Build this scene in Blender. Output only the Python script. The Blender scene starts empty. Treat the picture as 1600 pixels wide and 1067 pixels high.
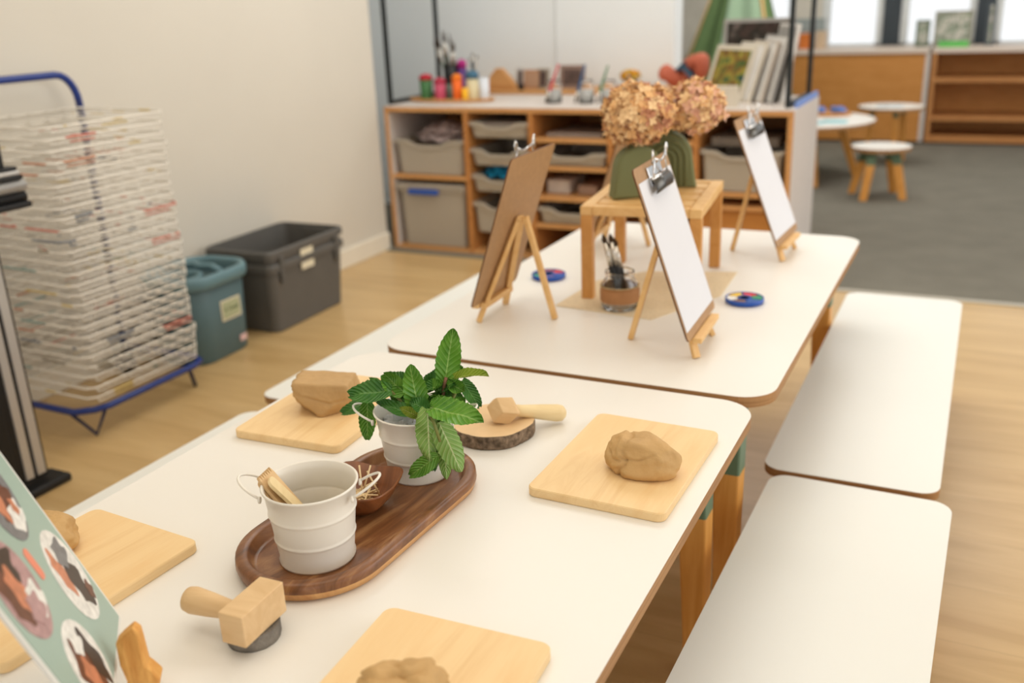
import bpy, math, random
from mathutils import Vector, Matrix, Euler, noise
random.seed(7)
SC = bpy.context.scene
COL = SC.collection
PI = math.pi
TH = 0.5                      # table height; heights below are written from the floor

# ------------------------------------------------------------------ camera
CX, CY, CZ = 1.0132, -1.4301, 0.6132 + TH
PITCH, YAW, ROLL, FPX = 0.340544, -0.465709, -0.0411907, 1489.617
_f = Vector((math.sin(YAW)*math.cos(PITCH), math.cos(YAW)*math.cos(PITCH), -math.sin(PITCH)))
_r0 = Vector((math.cos(YAW), -math.sin(YAW), 0)); _u0 = _r0.cross(_f)
_c, _s = math.cos(ROLL), math.sin(ROLL)
RV = _c*_r0 + _s*_u0; UV = -_s*_r0 + _c*_u0; FV = _f
cam = bpy.data.cameras.new('camera'); camo = bpy.data.objects.new('camera', cam); COL.objects.link(camo)
m = Matrix((RV, UV, -FV)).transposed().to_4x4(); m.translation = Vector((CX, CY, CZ)); camo.matrix_world = m
cam.sensor_width = 36; cam.lens = FPX/1600*36; cam.clip_start = .05; cam.clip_end = 60
cam.dof.use_dof = True; cam.dof.focus_distance = 1.20; cam.dof.aperture_fstop = 3.2
SC.camera = camo

def at(u, v, z=None, y=None, x=None):
    """world point where the ray through a photo pixel meets a plane"""
    d = RV*((u-800)/FPX) - UV*((v-533.5)/FPX) + FV
    C = Vector((CX, CY, CZ))
    if y is not None: t = (y-C.y)/d.y
    elif x is not None: t = (x-C.x)/d.x
    else: t = (z-C.z)/d.z
    return C + d*t

# ------------------------------------------------------------------ light and exposure
W = bpy.data.worlds.new('sky'); SC.world = W; W.use_nodes = True
bg = W.node_tree.nodes['Background']; bg.inputs[0].default_value = (.97, .985, 1, 1); bg.inputs[1].default_value = 1.3
SC.view_settings.view_transform = 'Standard'; SC.view_settings.look = 'None'
SC.view_settings.exposure = -0.07; SC.view_settings.gamma = 1; SC.view_settings.use_curve_mapping = False
def area(name, loc, target, sx, sy, power, col):
    L = bpy.data.lights.new(name, 'AREA'); L.shape = 'RECTANGLE'; L.size = sx; L.size_y = sy; L.energy = power; L.color = col
    o = bpy.data.objects.new(name, L); COL.objects.link(o); o.location = loc
    o.rotation_euler = (Vector(target)-Vector(loc)).to_track_quat('-Z', 'Y').to_euler(); return o
area('window_daylight', (3.3, 1.6, 1.7), (0.2, .4, .5), 3.0, 1.5, 40, (1, .975, .94))
area('ceiling_light', (0.4, -.6, 2.55), (0.4, -.6, 0), 2.4, 2.0, 22, (1, .93, .81))
area('ceiling_light', (-.2, 1.9, 2.55), (-.2, 1.9, 0), 2.2, 1.4, 34, (.98, .98, .96))
area('ceiling_light', (0.6, 4.9, 2.55), (0.6, 4.9, 0), 2.6, 1.8, 50, (1, .97, .93))

# ------------------------------------------------------------------ materials
def lin(c):
    o = []
    for v in c:
        v /= 255
        o.append(v/12.92 if v <= .04045 else ((v+.055)/1.055)**2.4)
    return (o[0], o[1], o[2], 1)
def newmat(name, rough=.5, spec=.5, metal=0):
    mt = bpy.data.materials.new(name); mt.use_nodes = True; nt = mt.node_tree; b = nt.nodes['Principled BSDF']
    b.inputs['Roughness'].default_value = rough; b.inputs['Metallic'].default_value = metal
    b.inputs['Specular IOR Level'].default_value = spec
    return mt, nt, b
def N(nt, typ, **kw):
    n = nt.nodes.new(typ)
    for k, v in kw.items():
        if k in n.inputs: n.inputs[k].default_value = v
        else: setattr(n, k, v)
    return n
def ramp(nt, fac, stops):
    r = nt.nodes.new('ShaderNodeValToRGB'); e = r.color_ramp.elements
    while len(e) < len(stops): e.new(.5)
    for i, (p, c) in enumerate(stops): e[i].position = p; e[i].color = c if len(c) == 4 else (*c, 1)
    nt.links.new(fac, r.inputs[0]); return r.outputs[0]
def plain(name, c, rough=.5, spec=.4, metal=0, var=.06, scale=12, bump=0, bscale=60):
    mt, nt, b = newmat(name, rough, spec, metal)
    tc = N(nt, 'ShaderNodeTexCoord'); n = N(nt, 'ShaderNodeTexNoise', Scale=scale, Detail=4.)
    nt.links.new(tc.outputs['Object'], n.inputs['Vector'])
    c = lin(c); a = tuple(x*(1-var) for x in c[:3]); d = tuple(min(1, x*(1+var)) for x in c[:3])
    nt.links.new(ramp(nt, n.outputs['Fac'], [(.3, a), (.7, d)]), b.inputs['Base Color'])
    if bump:
        n2 = N(nt, 'ShaderNodeTexNoise', Scale=bscale, Detail=5.); nt.links.new(tc.outputs['Object'], n2.inputs['Vector'])
        bp = N(nt, 'ShaderNodeBump', Strength=bump, Distance=.01); nt.links.new(n2.outputs['Fac'], bp.inputs['Height'])
        nt.links.new(bp.outputs[0], b.inputs['Normal'])
    return mt
def wood(name, c1, c2, scale=(3, 40, 40), rough=.5, c3=None, spec=.3, dist=1.5, bump=.05, lo=.3, hi=.7):
    mt, nt, b = newmat(name, rough, spec)
    tc = N(nt, 'ShaderNodeTexCoord'); mp = N(nt, 'ShaderNodeMapping'); mp.inputs['Scale'].default_value = scale
    nt.links.new(tc.outputs['Object'], mp.inputs[0])
    n = N(nt, 'ShaderNodeTexNoise', Scale=1., Detail=6., Roughness=.6, Distortion=dist); nt.links.new(mp.outputs[0], n.inputs['Vector'])
    st = [(lo, lin(c1)), (hi, lin(c2))]
    if c3: st = [(lo, lin(c1)), ((lo+hi)/2, lin(c2)), (hi, lin(c3))]
    nt.links.new(ramp(nt, n.outputs['Fac'], st), b.inputs['Base Color'])
    if bump:
        bp = N(nt, 'ShaderNodeBump', Strength=bump, Distance=.004); nt.links.new(n.outputs['Fac'], bp.inputs['Height'])
        nt.links.new(bp.outputs[0], b.inputs['Normal'])
    return mt
M = {}
M['wall'] = plain('wall_paint_cream', (214, 208, 195), .7, .2, var=.02, scale=2)
M['wallback'] = plain('wall_paint_white', (236, 240, 240), .7, .2, var=.02, scale=2)
M['skirt'] = plain('skirting_paint', (236, 229, 212), .45, .4, var=.02)
M['ceil'] = plain('ceiling_paint', (235, 232, 225), .8, .2, var=.02)
M['laminate'] = plain('white_laminate', (238, 235, 228), .36, .45, var=.012, scale=3)
M['benchlam'] = plain('bench_laminate', (237, 238, 232), .34, .45, var=.012, scale=3)
M['ply'] = wood('plywood_edge', (142, 98, 58), (190, 146, 98), (4, 4, 300), .6, dist=.3)
M['leg'] = wood('amber_pine_leg', (206, 140, 62), (226, 164, 86), (30, 30, 4), .4)
M['green'] = plain('sage_green_paint', (98, 120, 92), .45, .4, var=.03)
M['board'] = wood('pale_rubberwood', (226, 186, 130), (242, 210, 158), (26, 3.2, 20), .42, (236, 198, 142), dist=.9, lo=.25, hi=.75)
M['clay'] = plain('terracotta_clay', (200, 162, 108), .62, .3, var=.08, scale=30, bump=.25, bscale=70)
M['claypink'] = plain('tan_clay', (192, 156, 106), .62, .3, var=.06, scale=30, bump=.25, bscale=60)
M['tray'] = wood('dark_acacia', (84, 52, 32), (134, 88, 54), (22, 5, 10), .34, (184, 138, 92), spec=.5, dist=2.2, bump=.12, lo=.28, hi=.74)
M['sap'] = wood('pale_sapwood', (186, 128, 76), (222, 174, 116), (26, 7, 10), .4)
M['enamel'] = plain('white_enamel', (236, 231, 220), .3, .5, var=.015)
M['bowl'] = wood('acacia_bowl', (100, 56, 28), (152, 92, 50), (40, 10, 10), .36, spec=.5)
M['stick'] = wood('matchstick_wood', (226, 196, 146), (240, 216, 172), (50, 50, 50), .55)
M['beech'] = wood('beech_wood', (214, 178, 130), (230, 198, 152), (8, 30, 30), .5)
M['dowel'] = wood('pale_dowel', (226, 200, 148), (240, 218, 172), (8, 30, 30), .42)
M['bark'] = plain('bark', (126, 108, 90), .9, .1, var=.6, scale=110, bump=1, bscale=90)
M['easel'] = wood('pine_easel', (222, 174, 108), (238, 198, 138), (20, 20, 20), .45)
M['bamboo'] = wood('bamboo', (196, 136, 70), (218, 162, 94), (12, 12, 12), .4)
M['hard'] = plain('hardboard', (176, 138, 98), .5, .3, var=.07, scale=90)
M['hardedge'] = plain('hardboard_edge', (104, 70, 44), .6, .2)
M['paper'] = plain('paper', (226, 227, 232), .7, .2, var=.004)
M['chrome'] = plain('chrome', (225, 225, 225), .14, .5, 1, var=.02)
M['steeldark'] = plain('dark_steel', (92, 90, 86), .3, .5, .9, var=.05)
M['vase'] = plain('olive_green_ceramic', (116, 120, 82), .7, .25, var=.04)
M['glass'] = None
M['black'] = plain('black_plastic', (22, 22, 22), .4, .4)
M['blackpaint'] = plain('black_powdercoat', (20, 26, 26), .45, .4)
M['blue'] = plain('blue_plastic', (22, 78, 168), .35, .5)
M['bluetube'] = plain('navy_blue_tube', (18, 48, 124), .3, .5)
M['navy'] = plain('navy_wire', (20, 28, 70), .4, .4)
M['burlap'] = plain('burlap_weave', (232, 214, 182), .95, .1, var=.12, scale=300, bump=.4, bscale=400)
M['teal'] = plain('teal_plastic', (86, 112, 118), .42, .4, var=.04)
M['tealrim'] = plain('teal_rim', (98, 130, 138), .42, .4, var=.04)
M['crate'] = plain('charcoal_plastic', (94, 92, 88), .5, .35, var=.04)
M['sticker'] = plain('cream_sticker', (222, 214, 188), .6, .3, var=.02)
M['label'] = plain('sage_card', (176, 182, 146), .6, .3, var=.04)
M['pinkstick'] = plain('pink_sticker', (224, 190, 186), .6, .3, var=.1, scale=60)
M['aluminium'] = plain('brushed_aluminium', (196, 194, 190), .35, .5, .6, var=.03)
M['cab'] = wood('birch_ply', (196, 140, 84), (214, 162, 104), (3, 30, 30), .5)
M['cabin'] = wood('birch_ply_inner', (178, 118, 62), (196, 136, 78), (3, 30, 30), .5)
M['cabwhite'] = plain('limed_white_laminate', (216, 206, 198), .45, .35, var=.03, scale=20)
M['farwood'] = wood('honey_oak', (190, 128, 62), (206, 144, 78), (4, 4, 12), .5)
M['farshelf'] = wood('oak_shelf', (178, 118, 66), (198, 142, 88), (4, 30, 30), .5)
M['fartop'] = plain('pale_ledge', (222, 206, 192), .45, .4, var=.02)
M['carpet'] = plain('grey_carpet', (128, 124, 113), .95, .1, var=.08, scale=6, bump=.6, bscale=300)
M['strip'] = plain('metal_strip', (190, 184, 170), .4, .4, .3)
M['frame_dark'] = plain('dark_window_frame', (58, 66, 72), .4, .4)
M['frame_white'] = plain('white_window_frame', (225, 228, 226), .4, .4)
M['skin'] = plain('soft_brown_skin', (190, 100, 74), .55, .3, var=.05)
M['slate'] = plain('slate_blue_cloth', (70, 90, 106), .9, .1)
M['silver'] = plain('silver_ferrule', (215, 210, 200), .25, .5, .8)
M['bristle'] = plain('dark_bristle', (66, 50, 36), .8, .1)
M['leather'] = plain('tan_band', (170, 122, 80), .7, .25, var=.08, scale=40)
M['twine'] = plain('twine', (196, 172, 128), .9, .1, var=.2, scale=300)
def col(name, c, rough=.5, **k):
    if name not in M: M[name] = plain(name, c, rough, **k)
    return M[name]
def glassmat(name, c=(1, 1, 1), rough=0, ior=1.45):
    mt, nt, b = newmat(name, rough); b.inputs['Transmission Weight'].default_value = 1; b.inputs['IOR'].default_value = ior
    b.inputs['Base Color'].default_value = (*c, 1); return mt
M['glass'] = glassmat('clear_glass')
def transl(name, c, alpha, rough=.35):
    mt, nt, b = newmat(name, rough, .5); b.inputs['Base Color'].default_value = lin(c); b.inputs['Alpha'].default_value = alpha
    b.inputs['Subsurface Weight'].default_value = 0; return mt
M['tub'] = transl('frosted_plastic', (196, 186, 170), .72)
M['pane'] = transl('window_pane', (235, 240, 245), .12, .05)
# vinyl floor: long faint boards
def floormat():
    mt, nt, b = newmat('oak_vinyl', .3, .5)
    tc = N(nt, 'ShaderNodeTexCoord')
    mp = N(nt, 'ShaderNodeMapping'); mp.inputs['Scale'].default_value = (1.2, 9, 1); nt.links.new(tc.outputs['Object'], mp.inputs[0])
    n = N(nt, 'ShaderNodeTexNoise', Scale=1.6, Detail=6., Roughness=.6, Distortion=.8); nt.links.new(mp.outputs[0], n.inputs['Vector'])
    base = ramp(nt, n.outputs['Fac'], [(.28, lin((188, 153, 100))), (.72, lin((215, 183, 130)))])
    br = N(nt, 'ShaderNodeTexBrick', Scale=1.); br.inputs['Color1'].default_value = (1, 1, 1, 1); br.inputs['Color2'].default_value = (.93, .93, .93, 1)
    br.inputs['Mortar'].default_value = (.82, .8, .78, 1); br.inputs['Mortar Size'].default_value = .0012
    br.inputs['Brick Width'].default_value = 1.3; br.inputs['Row Height'].default_value = .19
    nt.links.new(tc.outputs['Object'], br.inputs['Vector'])
    mx = N(nt, 'ShaderNodeMix', data_type='RGBA', blend_type='MULTIPLY'); mx.inputs[0].default_value = 1
    nt.links.new(base, mx.inputs[6]); nt.links.new(br.outputs['Color'], mx.inputs[7]); nt.links.new(mx.outputs[2], b.inputs['Base Color'])
    return mt
M['floor'] = floormat()
def leafmat(name, c1, c2, cv):
    mt, nt, b = newmat(name, .42, .45)
    uv = N(nt, 'ShaderNodeUVMap'); sp = N(nt, 'ShaderNodeSeparateXYZ'); nt.links.new(uv.outputs[0], sp.inputs[0])
    def mth(op, a, bb=None, c=None):
        n = nt.nodes.new('ShaderNodeMath'); n.operation = op
        for i, v in enumerate((a, bb, c)):
            if v is None: continue
            if isinstance(v, (int, float)): n.inputs[i].default_value = v
            else: nt.links.new(v, n.inputs[i])
        return n.outputs[0]
    av = mth('ABSOLUTE', mth('SUBTRACT', sp.outputs[1], .5))
    mid = mth('LESS_THAN', av, .028)
    ph = mth('FRACT', mth('SUBTRACT', mth('MULTIPLY', sp.outputs[0], 9.), mth('MULTIPLY', av, 5.)))
    tri = mth('ABSOLUTE', mth('SUBTRACT', ph, .5))
    side = mth('LESS_THAN', tri, .07)
    vein = mth('MAXIMUM', mid, mth('MULTIPLY', side, .55))
    tc = N(nt, 'ShaderNodeTexCoord'); n = N(nt, 'ShaderNodeTexNoise', Scale=60., Detail=4.); nt.links.new(tc.outputs['Object'], n.inputs['Vector'])
    base = ramp(nt, n.outputs['Fac'], [(.3, lin(c1)), (.7, lin(c2))])
    mx = N(nt, 'ShaderNodeMix', data_type='RGBA'); nt.links.new(vein, mx.inputs[0]); nt.links.new(base, mx.inputs[6]); mx.inputs[7].default_value = lin(cv)
    nt.links.new(mx.outputs[2], b.inputs['Base Color'])
    h = mth('ADD', mth('MULTIPLY', tri, 2.), mth('MULTIPLY', n.outputs['Fac'], .6))
    bp = N(nt, 'ShaderNodeBump', Strength=.55, Distance=.003); nt.links.new(h, bp.inputs['Height']); nt.links.new(bp.outputs[0], b.inputs['Normal'])
    b.inputs['Subsurface Weight'].default_value = 0
    return mt
M['leaf'] = leafmat('mint_leaf', (76, 134, 36), (110, 164, 54), (150, 188, 98))
M['leafdark'] = leafmat('mint_leaf_dark', (52, 106, 38), (78, 134, 50), (108, 154, 82))
M['leafback'] = leafmat('mint_leaf_underside', (112, 152, 66), (134, 170, 84), (190, 204, 146))
M['leafyellow'] = leafmat('mint_leaf_young', (140, 166, 48), (162, 182, 66), (196, 204, 120))
M['stem'] = plain('mint_stem', (128, 132, 70), .5, .3, var=.15)
M['stemred'] = plain('mint_stem_reddish', (150, 108, 84), .5, .3, var=.15)
def petalmat(name, cs):
    mt, nt, b = newmat(name, .75, .15)
    tc = N(nt, 'ShaderNodeTexCoord'); n = N(nt, 'ShaderNodeTexNoise', Scale=28., Detail=3.); nt.links.new(tc.outputs['Object'], n.inputs['Vector'])
    k = len(cs); nt.links.new(ramp(nt, n.outputs['Fac'], [(.3+.4*i/(k-1), lin(c)) for i, c in enumerate(cs)]), b.inputs['Base Color'])
    return mt
M['pet_a'] = plain('petal_tan', (232, 184, 128), .75, .15, var=.10)
M['pet_b'] = plain('petal_cream', (244, 208, 158), .75, .15, var=.08)
M['pet_c'] = plain('petal_russet', (198, 140, 108), .75, .15, var=.12)
M['pet_d'] = plain('petal_pink', (236, 188, 160), .75, .15, var=.08)
M['petal1'] = petalmat('dried_petal_tan', [(190, 132, 88), (222, 172, 118), (238, 196, 144), (200, 144, 118)])
M['petal2'] = petalmat('dried_petal_peach', [(222, 170, 142), (238, 198, 156), (246, 216, 174), (222, 168, 150)])

# ------------------------------------------------------------------ mesh building
class MB:
    def __init__(s): s.v = []; s.f = []; s.mi = []; s.sm = []; s.uv = {}
    def add(s, vs, fs, mi=0, sm=False, M4=None):
        b = len(s.v)
        for p in vs: s.v.append(M4 @ Vector(p) if M4 else Vector(p))
        for f in fs: s.f.append(tuple(b+i for i in f)); s.mi.append(mi); s.sm.append(sm)
        return b
    def box(s, c, sz, rot=None, mi=0, M4=None):
        x, y, z = (q/2 for q in sz)
        vs = [Vector((i, j, k)) for i in (-x, x) for j in (-y, y) for k in (-z, z)]
        T = Matrix.Translation(Vector(c)) @ (Euler(rot).to_matrix().to_4x4() if rot else Matrix.Identity(4))
        if M4: T = M4 @ T
        s.add([T @ v for v in vs], [(0, 1, 3, 2), (4, 6, 7, 5), (0, 4, 5, 1), (2, 3, 7, 6), (0, 2, 6, 4), (1, 5, 7, 3)], mi)
        return s
    def lohi(s, a, b, mi=0): return s.box([(p+q)/2 for p, q in zip(a, b)], [abs(q-p) for p, q in zip(a, b)], mi=mi)
    def tube(s, pts, r, seg=10, mi=0, closed=False, cap=True):
        pts = [Vector(p) for p in pts]; n = len(pts); rs = r if isinstance(r, (list, tuple)) else [r]*n
        vs = []; up = None
        for i, p in enumerate(pts):
            if closed: t = pts[(i+1) % n]-pts[i-1]
            else: t = pts[min(i+1, n-1)]-pts[max(i-1, 0)]
            t.normalize()
            if up is None:
                up = Vector((0, 0, 1)) if abs(t.z) < .9 else Vector((1, 0, 0))
            a = (up - t*up.dot(t)); a.normalize(); b = t.cross(a); up = a
            for k in range(seg):
                w = 2*PI*k/seg; vs.append(p + (a*math.cos(w)+b*math.sin(w))*rs[i])
        fs = []
        for i in range(n if closed else n-1):
            j = (i+1) % n
            for k in range(seg): fs.append((i*seg+k, i*seg+(k+1) % seg, j*seg+(k+1) % seg, j*seg+k))
        if cap and not closed: fs.append(tuple(range(seg))[::-1]); fs.append(tuple((n-1)*seg+k for k in range(seg)))
        s.add(vs, fs, mi, True); return s
    def lathe(s, prof, seg=40, c=(0, 0, 0), mi=0, M4=None, sx=1, sy=1, cap=True):
        vs = []; c = Vector(c)
        for r, z in prof:
            for k in range(seg):
                w = 2*PI*k/seg; vs.append(c+Vector((r*math.cos(w)*sx, r*math.sin(w)*sy, z)))
        fs = []
        for i in range(len(prof)-1):
            for k in range(seg): fs.append((i*seg+k, i*seg+(k+1) % seg, (i+1)*seg+(k+1) % seg, (i+1)*seg+k))
        if cap:
            if prof[0][0] > 1e-6: fs.append(tuple(range(seg))[::-1])
            if prof[-1][0] > 1e-6: fs.append(tuple((len(prof)-1)*seg+k for k in range(seg)))
        s.add(vs, fs, mi, True, M4); return s
    def prism(s, out, z0, z1, mt=0, ms=0, mb=0, ch=0, sm=False, M4=None):
        """outline (x,y) CCW extruded; ch = small chamfer at top"""
        n = len(out); c = Vector((sum(p[0] for p in out)/n, sum(p[1] for p in out)/n))
        def ring(z, k):
            r = []
            for p in out:
                d = Vector(p)-c; L = d.length or 1; q = c + d*((L-k)/L); r.append((q.x, q.y, z))
            return r
        rings = [ring(z0, ch), ring(z0+ch, 0), ring(z1-ch, 0), ring(z1, ch)] if ch else [ring(z0, 0), ring(z1, 0)]
        vs = [p for r in rings for p in r]; k = len(rings)
        for i in range(k-1):
            pass
        b = s.add(vs, [], 0, False, M4)
        for i in range(k-1):
            for j in range(n):
                s.f.append((b+i*n+j, b+i*n+(j+1) % n, b+(i+1)*n+(j+1) % n, b+(i+1)*n+j)); s.mi.append(ms if not (ch and i == k-2) else mt); s.sm.append(sm)
        s.f.append(tuple(b+(k-1)*n+j for j in range(n))); s.mi.append(mt); s.sm.append(False)
        s.f.append(tuple(b+j for j in range(n))[::-1]); s.mi.append(mb); s.sm.append(False)
        return s
    def grid(s, P, nu, nv, mi=0, sm=True, uv=True):
        b = s.add([P(i/nu, j/nv) for i in range(nu+1) for j in range(nv+1)], [], 0)
        for i in range(nu):
            for j in range(nv):
                f = (b+i*(nv+1)+j, b+(i+1)*(nv+1)+j, b+(i+1)*(nv+1)+j+1, b+i*(nv+1)+j+1)
                s.uv[len(s.f)] = [(i/nu, j/nv), ((i+1)/nu, j/nv), ((i+1)/nu, (j+1)/nv), (i/nu, (j+1)/nv)]
                s.f.append(f); s.mi.append(mi); s.sm.append(sm)
        return s
    def build(s, name, mats, parent=None, loc=None, rot=None, bevel=0, solid=0, bseg=2, sub=0, auto=True):
        me = bpy.data.meshes.new(name); me.from_pydata([tuple(v) for v in s.v], [], s.f)
        if not isinstance(mats, (list, tuple)): mats = [mats]
        for q in mats: me.materials.append(q)
        me.polygons.foreach_set('material_index', s.mi); me.polygons.foreach_set('use_smooth', s.sm)
        if s.uv:
            ul = me.uv_layers.new(name='UVMap')
            for fi, uvs in s.uv.items():
                p = me.polygons[fi]
                for li, w in zip(p.loop_indices, uvs): ul.data[li].uv = w
        me.validate(); me.update()
        o = bpy.data.objects.new(name, me); COL.objects.link(o)
        if parent: o.parent = parent
        if loc is not None: o.location = loc
        if rot is not None: o.rotation_euler = rot
        if solid: md = o.modifiers.new('solid', 'SOLIDIFY'); md.thickness = solid; md.offset = 0
        if bevel: md = o.modifiers.new('bevel', 'BEVEL'); md.width = bevel; md.segments = bseg; md.limit_method = 'ANGLE'; md.angle_limit = .6; md.harden_normals = False
        if sub: md = o.modifiers.new('sub', 'SUBSURF'); md.levels = sub; md.render_levels = sub
        return o
def thing(name, label, cat, loc=(0, 0, 0), rot=(0, 0, 0), group=None):
    o = bpy.data.objects.new(name, None); COL.objects.link(o); o.location = loc; o.rotation_euler = rot; o.empty_display_size = .05
    return tag(o, label, cat, group)
def tag(o, label, cat, group=None, kind=None):
    o['label'] = label; o['category'] = cat
    if group: o['group'] = group
    if kind: o['kind'] = kind
    return o
def struct(o): o['kind'] = 'structure'; return o
def dup(root, loc=None, rot=None, label=None):
    kids = {}
    for o in bpy.data.objects:
        if o.parent: kids.setdefault(o.parent, []).append(o)
    def rec(o, par):
        c = o.copy(); COL.objects.link(c)
        if par: c.parent = par
        for k in kids.get(o, []): rec(k, c)
        return c
    r = rec(root, None)
    if loc is not None: r.location = loc
    if rot is not None: r.rotation_euler = rot
    if label: r['label'] = label
    return r
def rrect(w, d, r, n=8, cx=0, cy=0):
    o = []
    for sx, sy, a0 in ((1, 1, 0), (-1, 1, PI/2), (-1, -1, PI), (1, -1, 3*PI/2)):
        for k in range(n+1):
            a = a0+PI/2*k/n; o.append((cx+sx*(w/2-r)+r*math.cos(a), cy+sy*(d/2-r)+r*math.sin(a)))
    return o
def circle(r, n=40, cx=0, cy=0): return [(cx+r*math.cos(2*PI*k/n), cy+r*math.sin(2*PI*k/n)) for k in range(n)]

# ------------------------------------------------------------------ room
X0 = -1.57
struct(MB().lohi((-4, -5, -.06), (5, 2.36, 0)).build('floor', M['floor']))
struct(MB().lohi((-4, 2.36, -.06), (6, 9, .004)).build('floor_carpet', M['carpet']))
struct(MB().lohi((.34, 2.335, 0), (5, 2.365, .006)).build('trim_1', M['strip']))
struct(MB().lohi((X0-.15, -5, 0), (X0, 2.4, 2.6)).build('wall_left', M['wall']))
struct(MB().lohi((-2.6, 3.36, 0), (-.43, 3.5, 2.6)).build('wall_back', M['wallback']))
struct(MB().lohi((-2.75, 2.25, 0), (-2.6, 3.5, 2.6)).build('wall_alcove', M['wallback']))
struct(MB().lohi((-2.6, 2.25, 0), (X0-.15, 2.4, 2.6)).build('wall_return', M['wallback']))
struct(MB().lohi((X0, -5, 0), (X0+.016, 2.4, .085)).build('baseboard_left', M['skirt'], bevel=.004))
struct(MB().lohi((-1.066, 3.354, .6), (-1.060, 3.36, 2.6)).build('trim_2', plain('wall_seam', (205, 207, 205), .6)))
struct(MB().lohi((-4, -5, 2.6), (6, 9, 2.7)).build('ceiling', M['ceil']))
# far wall: solid below the sill and left of the windows
YF = 6.95
fw = MB(); fw.lohi((-4, YF, 0), (6, YF+.15, .66)); fw.lohi((-4, YF, .66), (-.98, YF+.15, 2.6)); fw.lohi((-4, YF, 2.1), (6, YF+.15, 2.6))
fw.lohi((-.5, YF, .66), (-.28, YF+.15, 2.1))
struct(fw.build('wall_far', plain('far_wall_paint', (214, 208, 194), .7)))
struct(MB().lohi((-4.1, 3.5, 0), (-4, 9, 2.6)).build('wall_far_left', M['wallback']))
def window(n, x0, x1, bars):
    f = MB()
    f.lohi((x0, YF-.01, .66), (x0+.05, YF+.1, 2.1)); f.lohi((x1-.05, YF-.01, .66), (x1, YF+.1, 2.1)); f.lohi((x0, YF-.01, .66), (x1, YF+.1, .7)); f.lohi((x0, YF-.01, 2.05), (x1, YF+.1, 2.1))
    o = struct(f.build('window_%d' % n, M['frame_white']))
    MB().lohi((x0+.05, YF+.05, .7), (x1-.05, YF+.056, 2.05)).build('pane', M['pane'], o)
    return o
window(1, -.98, -.5, 0); window(2, -.28, .18, 0); window(3, .31, .84, 0); window(4, .97, 2.2, 0); window(5, 2.35, 3.6, 0)
for i, (a, b) in enumerate(((.18, .31), (.84, .97), (2.2, 2.35))):
    struct(MB().lohi((a, YF-.03, .66), (b, YF+.12, 2.1)).build('trim_%d' % (i+3), M['frame_dark']))
# ground outside
struct(MB().lohi((-8, 7.2, -.1), (10, 16, -.02)).build('ground_outside', plain('garden', (120, 140, 90), .9)))

# ------------------------------------------------------------------ tables and benches
def leg_mesh(mb, x, y, h, top, w0, w1, sx, sy, split):
    # square tapered leg, splayed; painted upper part = material 1
    def ring(z):
        t = (h-z)/h; w = (w0+(w1-w0)*t)/2; cx = x+sx*t; cy = y+sy*t
        return [(cx-w, cy-w, z), (cx+w, cy-w, z), (cx+w, cy+w, z), (cx-w, cy+w, z)]
    zs = [0, h-split, h]; vs = [p for z in zs for p in ring(z)]
    b = mb.add(vs, [], 0)
    for i in range(2):
        for j in range(4): mb.f.append((b+i*4+j, b+i*4+(j+1) % 4, b+i*4+4+(j+1) % 4, b+i*4+4+j)); mb.mi.append(i); mb.sm.append(False)
    mb.f.append((b+3, b+2, b+1, b)); mb.mi.append(0); mb.sm.append(False)
    mb.f.append((b+8, b+9, b+10, b+11)); mb.mi.append(1); mb.sm.append(False)
def make_table(name, topname, label, cat, w, d, h, th, loc, r, split, lam, group, w0=.052, w1=.036, ins=.080):
    t = thing(name, label, cat, loc, group=group)
    MB().prism(rrect(w, d, r, 10), h-th, h, 0, 1, 1, ch=.0008).build(topname, [lam, M['ply']], t)
    for sx in (-1, 1):
        for sy in (-1, 1):
            mb = MB(); leg_mesh(mb, sx*(w/2-ins), sy*(d/2-ins), h-th, 0, w0, w1, sx*.008, sy*.02, split)
            mb.build('leg', [M['leg'], M['green']], t, bevel=.004)
    return t
TW, TL = .75, 1.16
tabA = make_table('activity_table', 'tabletop', 'low white-topped table in front, with clay boards and the wooden tray on it', 'table', TW, TL, TH-.003, .02, (.36, -.592, 0), .06, .15, M['laminate'], 'white activity tables')
tabB = dup(tabA, (.375, .58, .003), label='low white-topped table behind, with the easels and flower stand on it')
BW, BL, BH = .305, 1.2, .28
be = make_table('bench', 'bench_top', 'white bench nearest the camera, right of the front table', 'bench', BW, BL, BH, .018, (.868, -.445, 0), .035, .09, M['benchlam'], 'white benches', .045, .034, .055)
be.location = (.873, -.418, 0); be.rotation_euler = (0, 0, -.012)
dup(be, (.855, .80, 0), (0, 0, .004), 'white bench right of the back table, its far end at the grey carpet')
dup(be, (-.285, .735, 0), (0, 0, 0), 'white bench along the left side of the back table')
dup(be, (-.256, -.54, 0), (0, 0, -.01), 'white bench almost hidden along the left side of the front table')

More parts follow.
